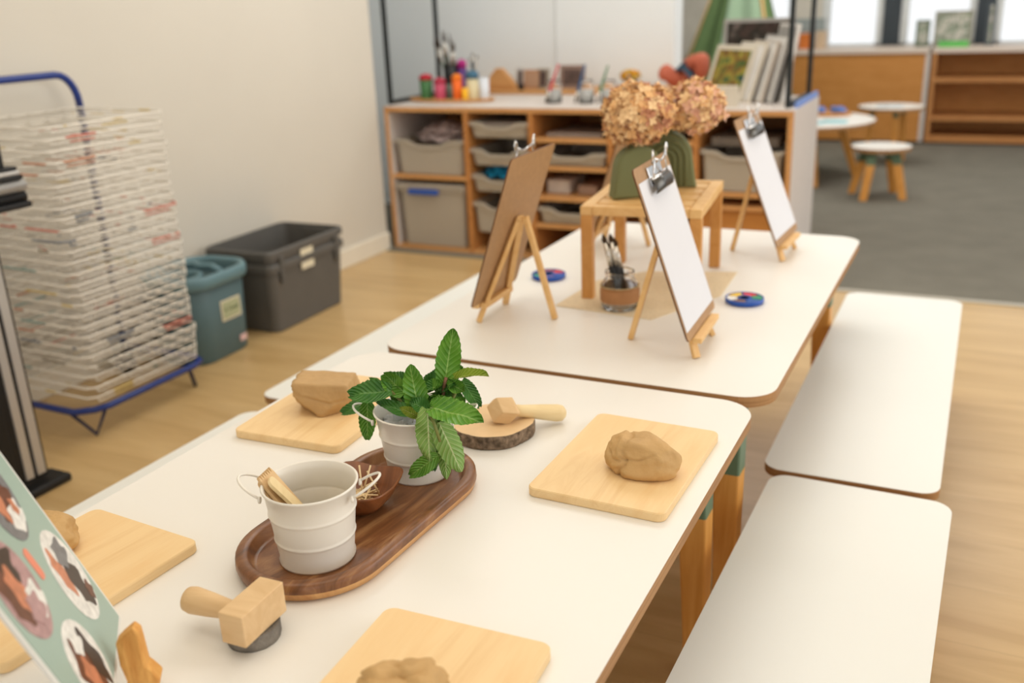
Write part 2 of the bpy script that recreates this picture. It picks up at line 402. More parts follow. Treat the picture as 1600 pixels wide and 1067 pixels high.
# ------------------------------------------------------------------ clay boards and clay
def clayboard(loc, rz, label, r=.012):
    o = MB().prism(rrect(.19, .262, r, 6), 0, .013, ch=.0015, sm=False).build('clay_board', M['board'], loc=loc, rot=(0, 0, rz))
    return tag(o, label, 'board', 'pale wooden clay boards')
T = TH-.003
cb = clayboard((.614, -.291, T), -.012, 'pale wooden board nearest the right edge of the front table, under a rounded clay lump')
for loc, rz, lab in (((.106, -.287, T), .05, 'pale wooden board beyond the tray, behind the mint, with a flat-topped lump of clay'),
                     ((.102, -.818, T), -.06, 'pale wooden board at the left, partly behind the photo card'),
                     ((.594, -.842, T), .05, 'pale wooden board at the bottom edge, in front of the camera')):
    c = cb.copy(); COL.objects.link(c); c.location = loc; c.rotation_euler = (0, 0, rz); c['label'] = lab
def ico(sub):
    import bmesh
    bm = bmesh.new(); bmesh.ops.create_icosphere(bm, subdivisions=sub, radius=1)
    v = [x.co.copy() for x in bm.verts]; f = [tuple(q.index for q in p.verts) for p in bm.faces]; bm.free(); return v, f
ICO5 = ico(5)
def lump(name, loc, dims, rz, planes, seed, mat, label, cat='clay', amp=.1, folds=()):
    mb = MB(); vs = []
    for v in ICO5[0]:
        d = v.normalized(); r = 1.0
        for n, h, k in planes:
            q = d.dot(Vector(n).normalized())
            if q > 0: r = min(r, h/q) if k == 0 else r
        nz = noise.noise(d*1.7+Vector((seed, 0, 0)))*amp + noise.noise(d*5+Vector((0, seed, 0)))*amp*.3
        r *= 1+nz
        for fn, fh, dep in folds:           # creases: folded-over edges
            q = d.dot(Vector(fn).normalized())-fh - .12*noise.noise(d*2.5+Vector((seed, 3, 1)))
            r -= dep*math.exp(-(q/.045)**2)
            r += dep*.6*math.exp(-((q-.1)/.07)**2)
        p = d*r; p.z = max(p.z, -.62)
        vs.append(Vector((p.x*dims[0]/2, p.y*dims[1]/2, (p.z+.62)*dims[2]/1.55)))
    mb.add(vs, ICO5[1], 0, True)
    return tag(mb.build(name, mat, loc=loc, rot=(0, 0, rz)), label, cat, 'lumps of brown clay')
lump('clay_lump', (.643, -.318, T+.013), (.110, .078, .050), -.15, [((0, 0, 1), .85, 0), ((.9, -.3, .3), .92, 0), ((.2, -1, .3), .8, 0), ((-.6, -.5, .5), .9, 0), ((.5, .6, .6), .85, 0)], 3.1, M['clay'],
     'rounded folded lump of brown clay on the board nearest the table right edge', folds=(((-.95, -.25, .1), .45, .11), ((-.2, -.4, .9), .62, .05)))
lump('clay_lump', (.106, -.296, T+.013), (.150, .125, .068), .25, [((.06, .05, 1), .56, 0), ((.12, -1, .10), .60, 0), ((-1, -.15, .0), .62, 0), ((1, .1, .1), .64, 0), ((-.1, 1, .3), .64, 0), ((.9, -.8, -.4), .66, 0), ((-.7, -.7, -.5), .66, 0)], 8.7, M['claypink'],
     'flat-topped torn lump of tan clay on the board behind the mint', amp=.05, folds=(((.3, -.5, .8), .5, .03),))
lump('clay_lump', (.040, -.785, T+.013), (.095, .08, .045), .6, [((0, 0, 1), .8, 0), ((1, .1, .2), .85, 0), ((0, -1, .1), .85, 0)], 14.2, M['clay'],
     'lump of brown clay mostly hidden behind the photo card')
lump('clay_lump', (.606, -.862, T+.013), (.092, .085, .060), .3, [((0, 0, 1), .85, 0), ((-.5, .8, .4), .8, 0), ((1, 0, .3), .85, 0), ((.2, .9, .5), .85, 0)], 21.5, M['clay'],
     'lump of brown clay cut off by the bottom edge of the photo', folds=(((-.2, .5, .8), .7, .09), ((.5, .3, .8), .75, .07)))

# ------------------------------------------------------------------ tray with buckets
TA, TB, TR = Vector((.35, -.654)), Vector((.358, -.457)), .093
ax = (TB-TA); tl = ax.length; tmid = (TA+TB)/2; trz = math.atan2(ax.y, ax.x)-PI/2
def stad(r, half, n=24):
    return [(r*math.cos(PI*k/n), half+r*math.sin(PI*k/n)) for k in range(n+1)] + [(-r*math.cos(PI*k/n), -half-r*math.sin(PI*k/n)) for k in range(n+1)]
mb = MB(); rings = [(TR-.010, 0), (TR-.003, .003), (TR, .012), (TR-.001, .021), (TR-.004, .0235), (TR-.013, .0235), (TR-.016, .021), (TR-.020, .010), (TR-.024, .008)]
pts = []; n = None
for r, z in rings:
    o = stad(r, tl/2); n = len(o); pts += [(x, y, z) for x, y in o]
b = mb.add(pts, [], 0)
for i in range(len(rings)-1):
    for j in range(n): mb.f.append((i*n+j, i*n+(j+1) % n, (i+1)*n+(j+1) % n, (i+1)*n+j)); mb.mi.append(1 if i < 2 and (j < 8 or j > 38) else 0); mb.sm.append(True)
mb.f.append(tuple((len(rings)-1)*n+j for j in range(n))); mb.mi.append(0); mb.sm.append(False)
mb.f.append(tuple(range(n))[::-1]); mb.mi.append(0); mb.sm.append(False)
tray = tag(mb.build('serving_tray', [M['tray'], M['sap']], loc=(tmid.x, tmid.y, T), rot=(0, 0, trz)), 'long rounded dark brown wooden tray holding the two white buckets', 'tray')
TZ = T+.008
def bucket(loc, rb, rt, h, rz, label, tilt=.5):
    t = thing('bucket', label, 'bucket', loc, (0, 0, rz), 'small white metal buckets')
    def R(z): return rb+(rt-rb)*z/h
    pr = [(0, .002), (rb-.002, .002), (rb+.0014, 0), (rb+.002, .003), (rb+.0004, .006)]
    for zz in (.33, .66):
        for k in range(-3, 4):
            z = h*zz+k*.0013; pr.append((R(z)+.0014*math.exp(-(k/1.5)**2), z))
    pr.sort(key=lambda p: p[1]) if False else None
    pr += [(R(h*.97), h*.97), (rt+.0022, h-.0016), (rt+.0026, h), (rt+.0012, h+.0012), (rt-.0006, h), (R(h*.9)-.0012, h*.9)]
    for zz in (.66, .33):
        for k in (2, 1, 0, -1, -2):
            z = h*zz+k*.0015; pr.append((R(z)-.0012+.0012*math.exp(-(k/1.3)**2), z))
    pr += [(rb-.001, .006), (0, .005)]
    MB().lathe(pr, 56, cap=False).build('body', M['enamel'], t)
    for s in (-1, 1):
        p = []
        for k in range(17):
            a = PI*k/16; out = .033*math.sin(a); w = .021*math.cos(a)
            p.append((s*(rt+.001+out*math.cos(tilt)), w, h-.010+out*math.sin(tilt)))
        hd = MB().tube(p, .0016, 8).build('handle', M['enamel'], t)
        for q in (-1, 1): MB().lathe([(0, 0), (.004, 0), (.004, .002), (.002, .003), (0, .003)], 12, M4=Matrix.Translation((s*(rt-.0008), q*.021, h-.012)) @ Matrix.Rotation(s*PI/2, 4, 'Y')).build('rivet', M['enamel'], hd)
    return t
b1 = bucket((.355, -.656, TZ), .043, .0535, .097, .40, 'white metal bucket at the near end of the tray, holding wooden clay tools', .55)
b2 = bucket((.357, -.426, TZ), .042, .0545, .095, .35, 'white metal bucket at the far end of the tray, filled with mint', .45)
# clay tools in the near bucket
def paddle(a, b, w, th, name, label, comb=False, mat='beech'):
    a = Vector(a); b = Vector(b); L = (b-a).length
    q = (b-a).to_track_quat('Z', 'Y')
    out = rrect(w, L, w*.35, 5, 0, L/2)
    if comb:
        out = [(x, y) for x, y in out if y < L-.012]; k = 7
        top = []
        for i in range(k): top += [(w/2-w*i/k, L-.004), (w/2-w*(i+.5)/k, L+.002), (w/2-w*(i+.9)/k, L-.004)]
        out = [p for p in out if p[1] < L/2 and p[0] > 0][::1] + top + [p for p in out if p[0] < 0]
        out = [(x, y) for x, y in out]
        out.sort(key=lambda p: math.atan2(p[1]-L/2, p[0]))
    mb = MB().prism(out, -th/2, th/2, ch=.0004)
    # prism lies in xy: map y->dir
    R = Matrix.Rotation(PI/2, 4, 'X')
    mb.v = [R @ v for v in mb.v]
    o = mb.build(name, M[mat]); o.rotation_mode = 'QUATERNION'; o.location = a; o.rotation_quaternion = q
    return tag(o, label, 'clay tool', 'wooden clay tools in the near bucket')
bx, by = .355, -.656
paddle((bx+.012, by+.012, TZ+.02), (bx-.040, by-.022, TZ+.103), .020, .004, 'clay_tool', 'flat pale wooden scraper with a blunt end leaning in the near bucket', mat='dowel')
paddle((bx+.000, by-.004, TZ+.035), (bx-.053, by-.015, TZ+.104), .030, .004, 'clay_tool', 'wooden rib tool with a notched edge leaning on the left rim of the near bucket', True)
paddle((bx-.008, by-.018, TZ+.03), (bx-.052, by-.024, TZ+.100), .012, .003, 'clay_tool', 'thin wooden modelling tool beside the notched one in the near bucket')
# bowl
mb = MB()
def sq(r, p=3.2, n=48):
    o = []
    for k in range(n):
        a = 2*PI*k/n+PI/4; c, s_ = math.cos(a), math.sin(a); q = (abs(c)**p+abs(s_)**p)**(-1/p); o.append((r*c*q, r*s_*q))
    return o
rs = [(.018, 0), (.026, .003), (.038, .016), (.0475, .033), (.0485, .036), (.0465, .036), (.036, .017), (.024, .006), (.004, .005)]
for r, z in rs:
    for x, y in sq(r, 2.4+2.2*(z/.036)): mb.v.append(Vector((x, y, z+(.006*(abs(x*y)/.0024) if z > .03 else 0))))
n = 48
for i in range(len(rs)-1):
    for j in range(n): mb.f.append((i*n+j, i*n+(j+1) % n, (i+1)*n+(j+1) % n, (i+1)*n+j)); mb.mi.append(0); mb.sm.append(True)
mb.f.append(tuple((len(rs)-1)*n+j for j in range(n))); mb.mi.append(0); mb.sm.append(True)
mb.f.append(tuple(range(n))[::-1]); mb.mi.append(0); mb.sm.append(True)
BX, BY = .339, -.541
tag(mb.build('bowl', M['bowl'], loc=(BX, BY, TZ), rot=(0, 0, .12)), 'small square dark wooden bowl of short sticks between the two buckets', 'bowl')
st = MB().tube([(0, 0, -.021), (0, 0, .021)], .0013, 6).build('match_stick', M['stick'])
tag(st, 'short pale wooden stick lying in the square bowl', 'stick', 'short sticks in the square bowl')
for i in range(34):
    o = st if i == 0 else st.copy()
    if i: COL.objects.link(o)
    a = random.uniform(0, 2*PI); rr = .016*math.sqrt(random.random())
    if i < 3:
        o.rotation_euler = (random.uniform(.15, .4)*random.choice((-1, 1)), random.uniform(-.35, .35), 0); o.location = (BX+.012*math.cos(a+i*2)+.008, BY+.012*math.sin(a+i*2), TZ+.034)
        o['label'] = 'short pale wooden stick standing upright in the square bowl'; o['group'] = 'upright sticks in the square bowl'
    else:
        o.rotation_euler = (PI/2+random.uniform(-.2, .2), 0, random.uniform(0, PI)); o.location = (BX+rr*math.cos(a), BY+rr*math.sin(a), TZ+.011+.010*(i/34)+random.uniform(0, .003))

# ------------------------------------------------------------------ mint
def leaf(parent, base, tip, w, mat, droop=0., side=None, cup=.18, name='leaf'):
    base = Vector(base); tip = Vector(tip); d = tip-base; L = d.length; dn = d.normalized()
    view = (Vector((CX, CY, CZ))-base).normalized() if side is None else Vector(side).normalized()
    s = dn.cross(view).normalized(); nrm = s.cross(dn).normalized()
    mb = MB(); seed = random.random()*9
    def P(u, v):
        c = v*2-1
        wid = w/2*(max(0, math.sin(PI*min(.985, u*.93+.05)**.95))**.55)*(1.04-.10*u)
        wid *= 1+.05*math.sin(u*60)*(abs(c) > .9)
        z = cup*w*(abs(c)**1.5) + .05*w*math.sin(u*11+seed+c*2) - .03*w*math.cos(2*PI*(u*9-abs(c)*2.5))*(.3+abs(c))*.5
        arch = -droop*L*(u-u*u)*-1
        return base + d*u + s*(c*wid) + nrm*(z + arch) + dn*(-abs(c)*.06*L*(1-u))
    mb.grid(P, 26, 10)
    return mb.build(name, mat, parent)
def sprig(label):
    return thing('mint_sprig', label, 'mint', (.357, -.426, TZ+.006), (0, 0, 0), 'mint sprigs in the far bucket')
def rel(p): return Vector(p)-Vector((.357, -.426, TZ+.006))
def stem(t, pts, r=.0022, mat='stem'): MB().tube([rel(p) for p in pts], r, 8).build('stem', M[mat], t)
def L_(t, b, tp, w, yb, yt, mat='leaf', **k):
    leaf(t, rel(at(b[0], b[1], y=yb)), rel(at(tp[0], tp[1], y=yt)), w, M[mat], **k)
B0 = Vector((.357, -.426, TZ+.012))
t = sprig('tallest mint sprig, one leaf standing upright above the others')
top = at(694, 603, y=-.40)
stem(t, [B0, at(690, 640, y=-.41), top, at(697, 590, y=-.40)], .0024, 'stemred')
L_(t, (695, 597), (708, 513), .034, -.40, -.385, 'leaf', cup=.2, droop=-.12)
L_(t, (712, 592), (764, 588), .017, -.40, -.41, 'leafyellow', cup=.4, droop=.25, side=(.1, -.5, 1))
L_(t, (722, 594), (749, 636), .021, -.385, -.37, 'leafdark', cup=.2)
L_(t, (700, 598), (722, 572), .016, -.39, -.37, 'leaf', cup=.3)
L_(t, (690, 600), (660, 612), .020, -.40, -.42, 'leafdark', cup=.3, side=(.1, -.6, 1))
L_(t, (704, 600), (726, 612), .020, -.40, -.40, 'leaf', cup=.3)
L_(t, (712, 612), (722, 645), .017, -.375, -.37, 'leafdark', cup=.2)
t = sprig('mint sprig reaching out over the left rim of the bucket')
stem(t, [B0, at(640, 640, y=-.43), at(612, 612, y=-.44), at(606, 611, y=-.44)], .002)
L_(t, (612, 611), (546, 618), .032, -.44, -.455, 'leafdark', cup=.22, droop=.12, side=(.25, -.9, .75))
L_(t, (578, 626), (535, 646), .022, -.43, -.43, 'leafdark', cup=.2, side=(.3, -.8, .8))
L_(t, (574, 628), (574, 687), .024, -.44, -.455, 'leaf', cup=.25)
L_(t, (596, 606), (578, 594), .015, -.43, -.42, 'leaf', cup=.3)
L_(t, (632, 614), (600, 584), .028, -.43, -.43, 'leaf', cup=.35, side=(0, -1, .6))
L_(t, (640, 604), (604, 590), .026, -.42, -.41, 'leafdark', cup=.3, side=(0, -.6, 1))
t = sprig('mint sprig in the middle with a broad leaf standing upright')
stem(t, [B0, at(652, 660, y=-.44), at(654, 642, y=-.45)], .0022)
L_(t, (655, 644), (640, 569), .032, -.455, -.47, 'leaf', cup=.12, droop=-.05)
L_(t, (650, 650), (588, 628), .024, -.44, -.455, 'leafdark', cup=.15, side=(.1, -.4, 1))
L_(t, (652, 650), (624, 637), .014, -.46, -.475, 'leafyellow', cup=.3)
L_(t, (650, 632), (614, 618), .024, -.43, -.42, 'leaf', cup=.3)
L_(t, (645, 625), (618, 605), .024, -.425, -.41, 'leafdark', cup=.3)
L_(t, (636, 600), (652, 582), .02, -.40, -.39, 'leafdark', cup=.3)
L_(t, (668, 598), (700, 583), .022, -.39, -.38, 'leafdark', cup=.3, side=(0, -.7, 1))
L_(t, (662, 612), (692, 602), .024, -.41, -.41, 'leaf', cup=.3, side=(0, -.6, 1))
L_(t, (650, 640), (648, 610), .022, -.42, -.40, 'leafdark', cup=.3)
t = sprig('mint sprig hanging down over the front of the bucket')
stem(t, [B0, at(660, 655, y=-.45), at(668, 642, y=-.478), at(678, 660, y=-.487), at(688, 690, y=-.487)], .0022)
L_(t, (676, 638), (755, 660), .036, -.475, -.49, 'leaf', cup=.18, droop=.12, side=(.3, -.7, .9))
L_(t, (668, 641), (671, 720), .033, -.485, -.49, 'leafback', cup=-.18, droop=.08)
L_(t, (686, 660), (721, 737), .033, -.48, -.485, 'leafback', cup=-.18, droop=.06)
L_(t, (684, 712), (641, 743), .024, -.487, -.485, 'leaf', cup=.15)
L_(t, (694, 690), (698, 749), .020, -.475, -.475, 'leafback', cup=-.15)
L_(t, (680, 700), (678, 735), .012, -.478, -.475, 'leafdark', cup=.2)
L_(t, (684, 645), (682, 690), .03, -.47, -.472, 'leaf', cup=.15)
t = sprig('mint sprig crowded at the back right of the bucket')
stem(t, [B0, at(700, 640, y=-.40), at(712, 612, y=-.40)], .0024, 'stem')
for b_, t_, w_, y1, y2, m_ in (((700, 640), (668, 622), .026, -.42, -.44, 'leaf'), ((702, 632), (690, 612), .026, -.41, -.40, 'leafdark'), ((690, 640), (715, 626), .028, -.44, -.44, 'leafdark'),
                                ((672, 640), (664, 612), .024, -.44, -.44, 'leafdark'), ((694, 628), (672, 640), .02, -.44, -.46, 'leaf'), ((708, 622), (700, 598), .018, -.39, -.38, 'leafyellow'),
                                ((686, 648), (706, 640), .024, -.46, -.47, 'leaf'), ((675, 634), (690, 622), .02, -.43, -.43, 'leaf'), ((665, 622), (640, 612), .024, -.43, -.43, 'leaf'), ((680, 612), (712, 600), .022, -.40, -.40, 'leafdark'), ((668, 640), (640, 628), .022, -.46, -.47, 'leafdark'), ((710, 640), (728, 622), .02, -.40, -.39, 'leaf'), ((684, 606), (668, 590), .02, -.39, -.38, 'leaf'), ((700, 655), (716, 646), .02, -.45, -.45, 'leafdark'), ((660, 606), (680, 596), .018, -.40, -.39, 'leafdark')):
    L_(t, b_, t_, w_, y1, y2, m_, cup=.3, side=(random.uniform(-.3, .3), -.7, random.uniform(.3, 1)))
mb = MB(); vs = []
v2, f2 = ico(4)
for v in v2:
    d = v.normalized(); r = 1+.35*noise.noise(d*2.2)+.18*abs(noise.noise(d*5)); vs.append(Vector((d.x*.026*r, d.y*.02*r, d.z*.022*r)))
mb.add(vs, f2, 0, False)
tag(mb.build('paper_towel', M['paper'], loc=(.335, -.432, TZ+.064)), 'crumpled white paper inside the mint bucket', 'paper')

# ------------------------------------------------------------------ wood slice, mallets
def slice_(loc, r, h, label, bark, topm, seed=1, rough=.06, rz=0):
    mb = MB(); n = 72; rg = []
    for (k, z) in ((.97, 0), (1, .003), (1, h*.5), (1, h-.002), (.985, h)):
        for j in range(n):
            a = 2*PI*j/n; q = r*k*(1+rough*noise.noise(Vector((math.cos(a)*1.5, math.sin(a)*1.5, seed)))+.018*noise.noise(Vector((math.cos(a)*14, math.sin(a)*14, z*60+seed))))
            rg.append((q*math.cos(a), q*math.sin(a), z))
    b = mb.add(rg, [], 0)
    for i in range(4):
        for j in range(n): mb.f.append((i*n+j, i*n+(j+1) % n, (i+1)*n+(j+1) % n, (i+1)*n+j)); mb.mi.append(1); mb.sm.append(True)
    mb.f.append(tuple(4*n+j for j in range(n))); mb.mi.append(0); mb.sm.append(False)
    mb.f.append(tuple(range(n))[::-1]); mb.mi.append(0); mb.sm.append(False)
    return tag(mb.build('wood_slice', [topm, bark], loc=loc, rot=(0, 0, rz)), label, 'wood slice')
M['slicetop'] = plain('sawn_wood', (226, 194, 150), .6, .2, var=.07, scale=25)
M['greybark'] = plain('grey_bark', (124, 118, 110), .85, .15, var=.3, scale=60, bump=.7, bscale=80)
slice_((.388, -.262, T), .062, .022, 'round bark-edged slice of wood carrying a mallet, beyond the mint', M['bark'], M['slicetop'], 2)
sl2 = slice_((.381, -.802, T), .028, .017, 'small grey round slab under the block-headed stamp mallet', M['greybark'], M['greybark'], 6, .03)
def mallet(label, loc, rot, head, hl, hr, matH='beech', matR='dowel', hoff=(0, 0, 0)):
    t = thing('clay_mallet', label, 'mallet', loc, rot, 'wooden clay mallets')
    head.build('head', M[matH], t, bevel=.0012)
    # handle along +x
    pr = [(0, 0), (hr*.72, 0), (hr*.74, hl*.2), (hr*.95, hl*.55), (hr*1.08, hl*.85), (hr*.98, hl*.94), (hr*.6, hl*.99), (0, hl)]
    MB().lathe(pr, 24, M4=Matrix.Translation(hoff) @ Matrix.Rotation(PI/2, 4, 'Y')).build('handle', M[matR], t)
    return t
# faceted head: octagonal block tapering to a point
hd = MB(); R1 = .021
prof = [(-.024, .0), (-.013, .020), (.012, .0225), (.018, .016)]
n = 5; vs = [(-.026, .004, .002)]
for x, r in prof[1:]:
    for k in range(n): a = 2*PI*k/n+.5; vs.append((x+.004*math.cos(a*2), r*math.cos(a), r*math.sin(a)))
fs = [(0, 1+(k+1) % n, 1+k) for k in range(n)]
for i in range(2):
    for k in range(n): fs.append((1+i*n+k, 1+i*n+(k+1) % n, 1+(i+1)*n+(k+1) % n, 1+(i+1)*n+k))
fs.append(tuple(1+2*n+k for k in range(n)))
hd.add(vs, fs)
m1 = at(786, 640, z=T+.042); m2 = at(870, 645, z=T+.018)
dv = m2-m1; L1 = dv.length
mallet('wooden mallet with a faceted head resting on the bark-edged slice', m1, (0, math.asin(-dv.z/L1), math.atan2(dv.y, dv.x)), hd, L1+.002, .0125, hoff=(.012, 0, 0))
hd = MB().box((0, 0, 0), (.030, .068, .036))
s0 = Vector((.388, -.806, T+.017+.0185)); 
mallet('wooden stamp mallet with a rectangular block head on the small grey slab', s0, (0, 0, PI+.04-.0), hd, .074, .0135, 'beech', 'beech', hoff=(.012, .004, -.002))

# ------------------------------------------------------------------ photo card with wooden holder
cw, ch_ = .20, .297
a_, t_ = .781, .344
br = Vector((.263, -.867, T+.033)); sdir = Vector((-math.sin(a_), math.cos(a_), 0))
cc = br - sdir*cw/2
card = thing('photo_card', 'pale green card printed with round photos, standing at the left front corner', 'card', cc, (-t_, 0, a_+PI/2))
M['cardgreen'] = plain('sage_print', (160, 182, 170), .35, .4, var=.04, scale=8)
M['cardwhite'] = plain('white_card', (226, 226, 220), .4, .4, var=.01)
MB().prism(rrect(cw, ch_, .003, 3, 0, ch_/2), -.0015, .0015, M4=Matrix.Rotation(PI/2, 4, 'X')).build('backing', M['cardwhite'], card)
MB().prism(rrect(cw-.010, ch_-.010, .002, 3, 0, ch_/2), 0, .0006, M4=Matrix.Translation((0, -.0016, 0)) @ Matrix.Rotation(PI/2, 4, 'X')).build('print', M['cardgreen'], card)
pinks = [col('print_'+n_, c, .35, var=.18, scale=120) for n_, c in (('hair', (58, 46, 42)), ('skin', (196, 126, 94)), ('white', (226, 224, 218)), ('mauve', (176, 140, 140)), ('umber', (104, 62, 46)), ('grey', (120, 120, 122)))]
for i, (x, z, rx, rz_, blobs) in enumerate(((.030, .205, .034, .050, ((5, 0, 0, 1, 1), (0, .0, .35, .8, .55), (4, .1, -.2, .6, .5), (1, -.25, .0, .28, .5), (2, .25, -.6, .5, .3), (1, .4, -.45, .15, .2))),
      (-.050, .150, .038, .050, ((3, 0, 0, 1, 1), (0, -.1, .45, .75, .45), (4, -.45, .1, .4, .6), (1, -.1, .0, .3, .5), (2, .4, -.45, .4, .35), (3, .1, -.5, .4, .3))),
      (.056, .090, .036, .052, ((2, 0, 0, 1, 1), (0, .15, -.2, .4, .6), (1, -.4, .25, .25, .5), (4, .5, -.6, .2, .2), (5, .3, .4, .4, .3))),
      (-.030, .045, .038, .045, ((2, 0, 0, 1, 1), (4, -.2, -.1, .55, .75), (1, -.25, -.2, .3, .45), (0, .4, -.1, .3, .7), (2, .1, .5, .3, .3))),
      (-.055, .245, .032, .034, ((2, 0, 0, 1, 1), (5, -.2, .2, .5, .4), (3, .3, -.3, .4, .4))))):
    mb = MB()
    for q, (mi, ox_, oz_, sx_, sz_) in enumerate(blobs):
        out = [(x+rx*(ox_+sx_*math.cos(2*PI*k/28)*(1 if q == 0 else 1+.22*math.sin(k*1.1+q))), z+rz_*(oz_+sz_*math.sin(2*PI*k/28)*(1 if q == 0 else 1+.18*math.cos(k*.8+q)))) for k in range(28)]
        out = [(x+(a-x)*min(1, 1/max(1e-6, math.hypot((a-x)/rx, (b_-z)/rz_))), z+(b_-z)*min(1, 1/max(1e-6, math.hypot((a-x)/rx, (b_-z)/rz_)))) for a, b_ in out]
        mb.prism(out, 0, .0003+.0001*q, mi, mi, mi, M4=Matrix.Translation((0, -.0023, 0)) @ Matrix.Rotation(PI/2, 4, 'X'))
    mb.build('printed_photo', pinks, card)
MB().prism([(.004+p[0], .140+p[1]) for p in rrect(.012, .034, .005, 4)], 0, .0004, M4=Matrix.Translation((0, -.0023, 0)) @ Matrix.Rotation(PI/2, 4, 'X')).build('printed_mark', plain('coral_print', (232, 142, 116), .4), card)
# natural wood holder standing at the card's corner
hb = at(206, 1045, z=T+.03)
mb = MB(); out = [(-.016, 0), (.018, 0), (.021, .018), (.017, .030), (.0145, .036), (.0155, .056), (.011, .072), (.004, .079), (-.006, .070), (-.013, .062), (-.012, .04), (-.014, .02)]
mb.prism(out, -.009, .009, ch=.002, M4=Matrix.Rotation(PI/2, 4, 'X'))
mb.v = [Vector((v.x*.85+.003*math.sin(v.z*90), v.y*(1.2-v.z*5)+.002*math.sin(v.z*130), v.z)) for v in mb.v]
hold = thing('card_holder', 'orange-brown rough piece of wood propping the corner of the photo card', 'card holder', (hb.x+.002, hb.y+.004, T), (0, 0, .62))
mb.build('upright', wood('raw_cedar', (206, 142, 70), (236, 182, 104), (60, 60, 10), .6, bump=.3), hold, bevel=.001)

# ------------------------------------------------------------------ easels with clipboards
EH = .205
def make_easel(loc, rz, label, apy=.071):
    t = thing('tabletop_easel', label, 'easel', loc, (0, 0, rz), 'small pine easels')
    def bar(p, q, w, d):
        p, q = Vector(p), Vector(q); mb = MB(); L = (q-p).length
        Q = (q-p).to_track_quat('Z', 'Y').to_matrix().to_4x4()
        mb.box((0, 0, L/2), (w, d, L), M4=Matrix.Translation(p) @ Q); return mb
    ap = Vector((0, apy, EH+.004))
    for s in (-1, 1):
        bar((s*.066, -.005, .001), ap+Vector((s*.006, -.004, 0)), .013, .009).build('leg', M['easel'], t, bevel=.001)
    bar((0, .137, .001), ap+Vector((0, .008, .002)), .013, .010).build('leg', M['easel'], t, bevel=.001)
    MB().tube([ap+Vector((-.014, 0, -.006)), ap+Vector((.014, 0, -.006))], .003, 8).build('hinge_pin', M['easel'], t)
    MB().box((0, .008, .0365), (.135, .012, .012)).build('crossbar', M['easel'], t, bevel=.001)
    lg = MB(); lg.box((0, -.007, .0365), (.15, .016, .010)); lg.build('ledge', M['easel'], t, bevel=.001)
    return t
def make_clipboard(loc, rz, t_, label, group='clipboards on the easels'):
    c = thing('clipboard', label, 'clipboard', loc, (-t_, 0, rz), group)
    w, h = .22, .315
    X90 = Matrix.Rotation(PI/2, 4, 'X')
    MB().prism(rrect(w, h, .010, 5, 0, h/2), -.003, 0, 0, 1, 0, M4=X90).build('board', [M['hard'], M['hardedge']], c)
    # clip: base plate, dark jaw, sprung wire levers
    k = thing('clip', None, None) if False else None
    jaw = MB(); 
    def P(u, v):
        a = -1.0+u*2.3
        return Vector(((v-.5)*.112, -.006-.0085*math.cos(a), h-.044+.014*math.sin(a)))
    jaw.grid(P, 8, 1); J = jaw.build('clip', M['steeldark'], c, solid=.0012); J['label'] = 'dark steel clip jaw'
    MB().box((0, -.0024, h-.026), (.085, .0025, .034)).build('clip_plate', M['chrome'], J, bevel=.0008)
    MB().tube([(-.050, -.009, h-.030), (.050, -.009, h-.030)], .0026, 8).build('spring', M['chrome'], J)
    for s in (-1, 1):
        pts = [(s*.046, -.010, h-.030), (s*.042, -.014, h-.016), (s*.036, -.018, h-.002), (s*.040, -.022, h+.012), (s*.045, -.024, h+.017), (s*.049, -.022, h+.010), (s*.045, -.016, h-.004)]
        MB().tube(pts, .0019, 8).build('lever', M['chrome'], J)
    MB().tube([(-.04, -.018, h+.004), (-.014, -.019, h-.004), (0, -.019, h-.006), (.014, -.019, h-.004), (.04, -.018, h+.004)], .0019, 8).build('lever', M['chrome'], J)
    return c
def make_paper(loc, rz, t_, label):
    X90 = Matrix.Rotation(PI/2, 4, 'X')
    o = MB().prism([(x, y+.1485+.004) for x, y in rrect(.208, .272, .001, 2)], .0004, .0012, M4=X90).build('sheet_of_paper', M['paper'], loc=loc, rot=(-t_, 0, rz))
    return tag(o, label, 'paper', 'blank sheets on the clipboards')
es = None
specs = [((.582, .212), .046, .331, 'small pine easel in the middle of the back table, nearest the camera, facing right', 'clipboard facing right on the middle easel, nearest the camera', 'blank white sheet on the clipboard nearest the camera'),
         ((.601, .925), -.037, .375, 'small pine easel at the far right corner of the back table', 'clipboard facing right on the easel at the far right of the table', 'blank white sheet on the clipboard at the far right'),
         ((.123, .265), 3.17, .325, 'small pine easel at the left of the back table, seen from behind', 'brown clipboard seen from behind on the left easel', None),
         ((.112, .905), 3.2, .33, 'small pine easel glimpsed from behind under the bamboo stand', 'brown clipboard seen from behind through the bamboo stand legs', None)]
E0 = C0 = P0 = None
for (x, y), a, tt, l1, l2, l3 in specs:
    L0 = (x, y, TH); rz = a+PI/2; n_ = Vector((math.cos(a), math.sin(a), 0)); cl = Vector((x, y, TH+.0435))
    if E0 is None:
        E0 = make_easel(L0, rz, l1); C0 = make_clipboard(cl, rz, tt, l2)
    else:
        if tt > .35: make_easel(L0, rz, l1, .081)
        else: dup(E0, L0, (0, 0, rz), l1)
        dup(C0, cl, (-tt, 0, rz), l2)
    if l3:
        if P0 is None: P0 = make_paper(cl, rz, tt, l3)
        else:
            p = P0.copy(); COL.objects.link(p); p.location = cl; p.rotation_euler = (-tt, 0, rz); p['label'] = l3
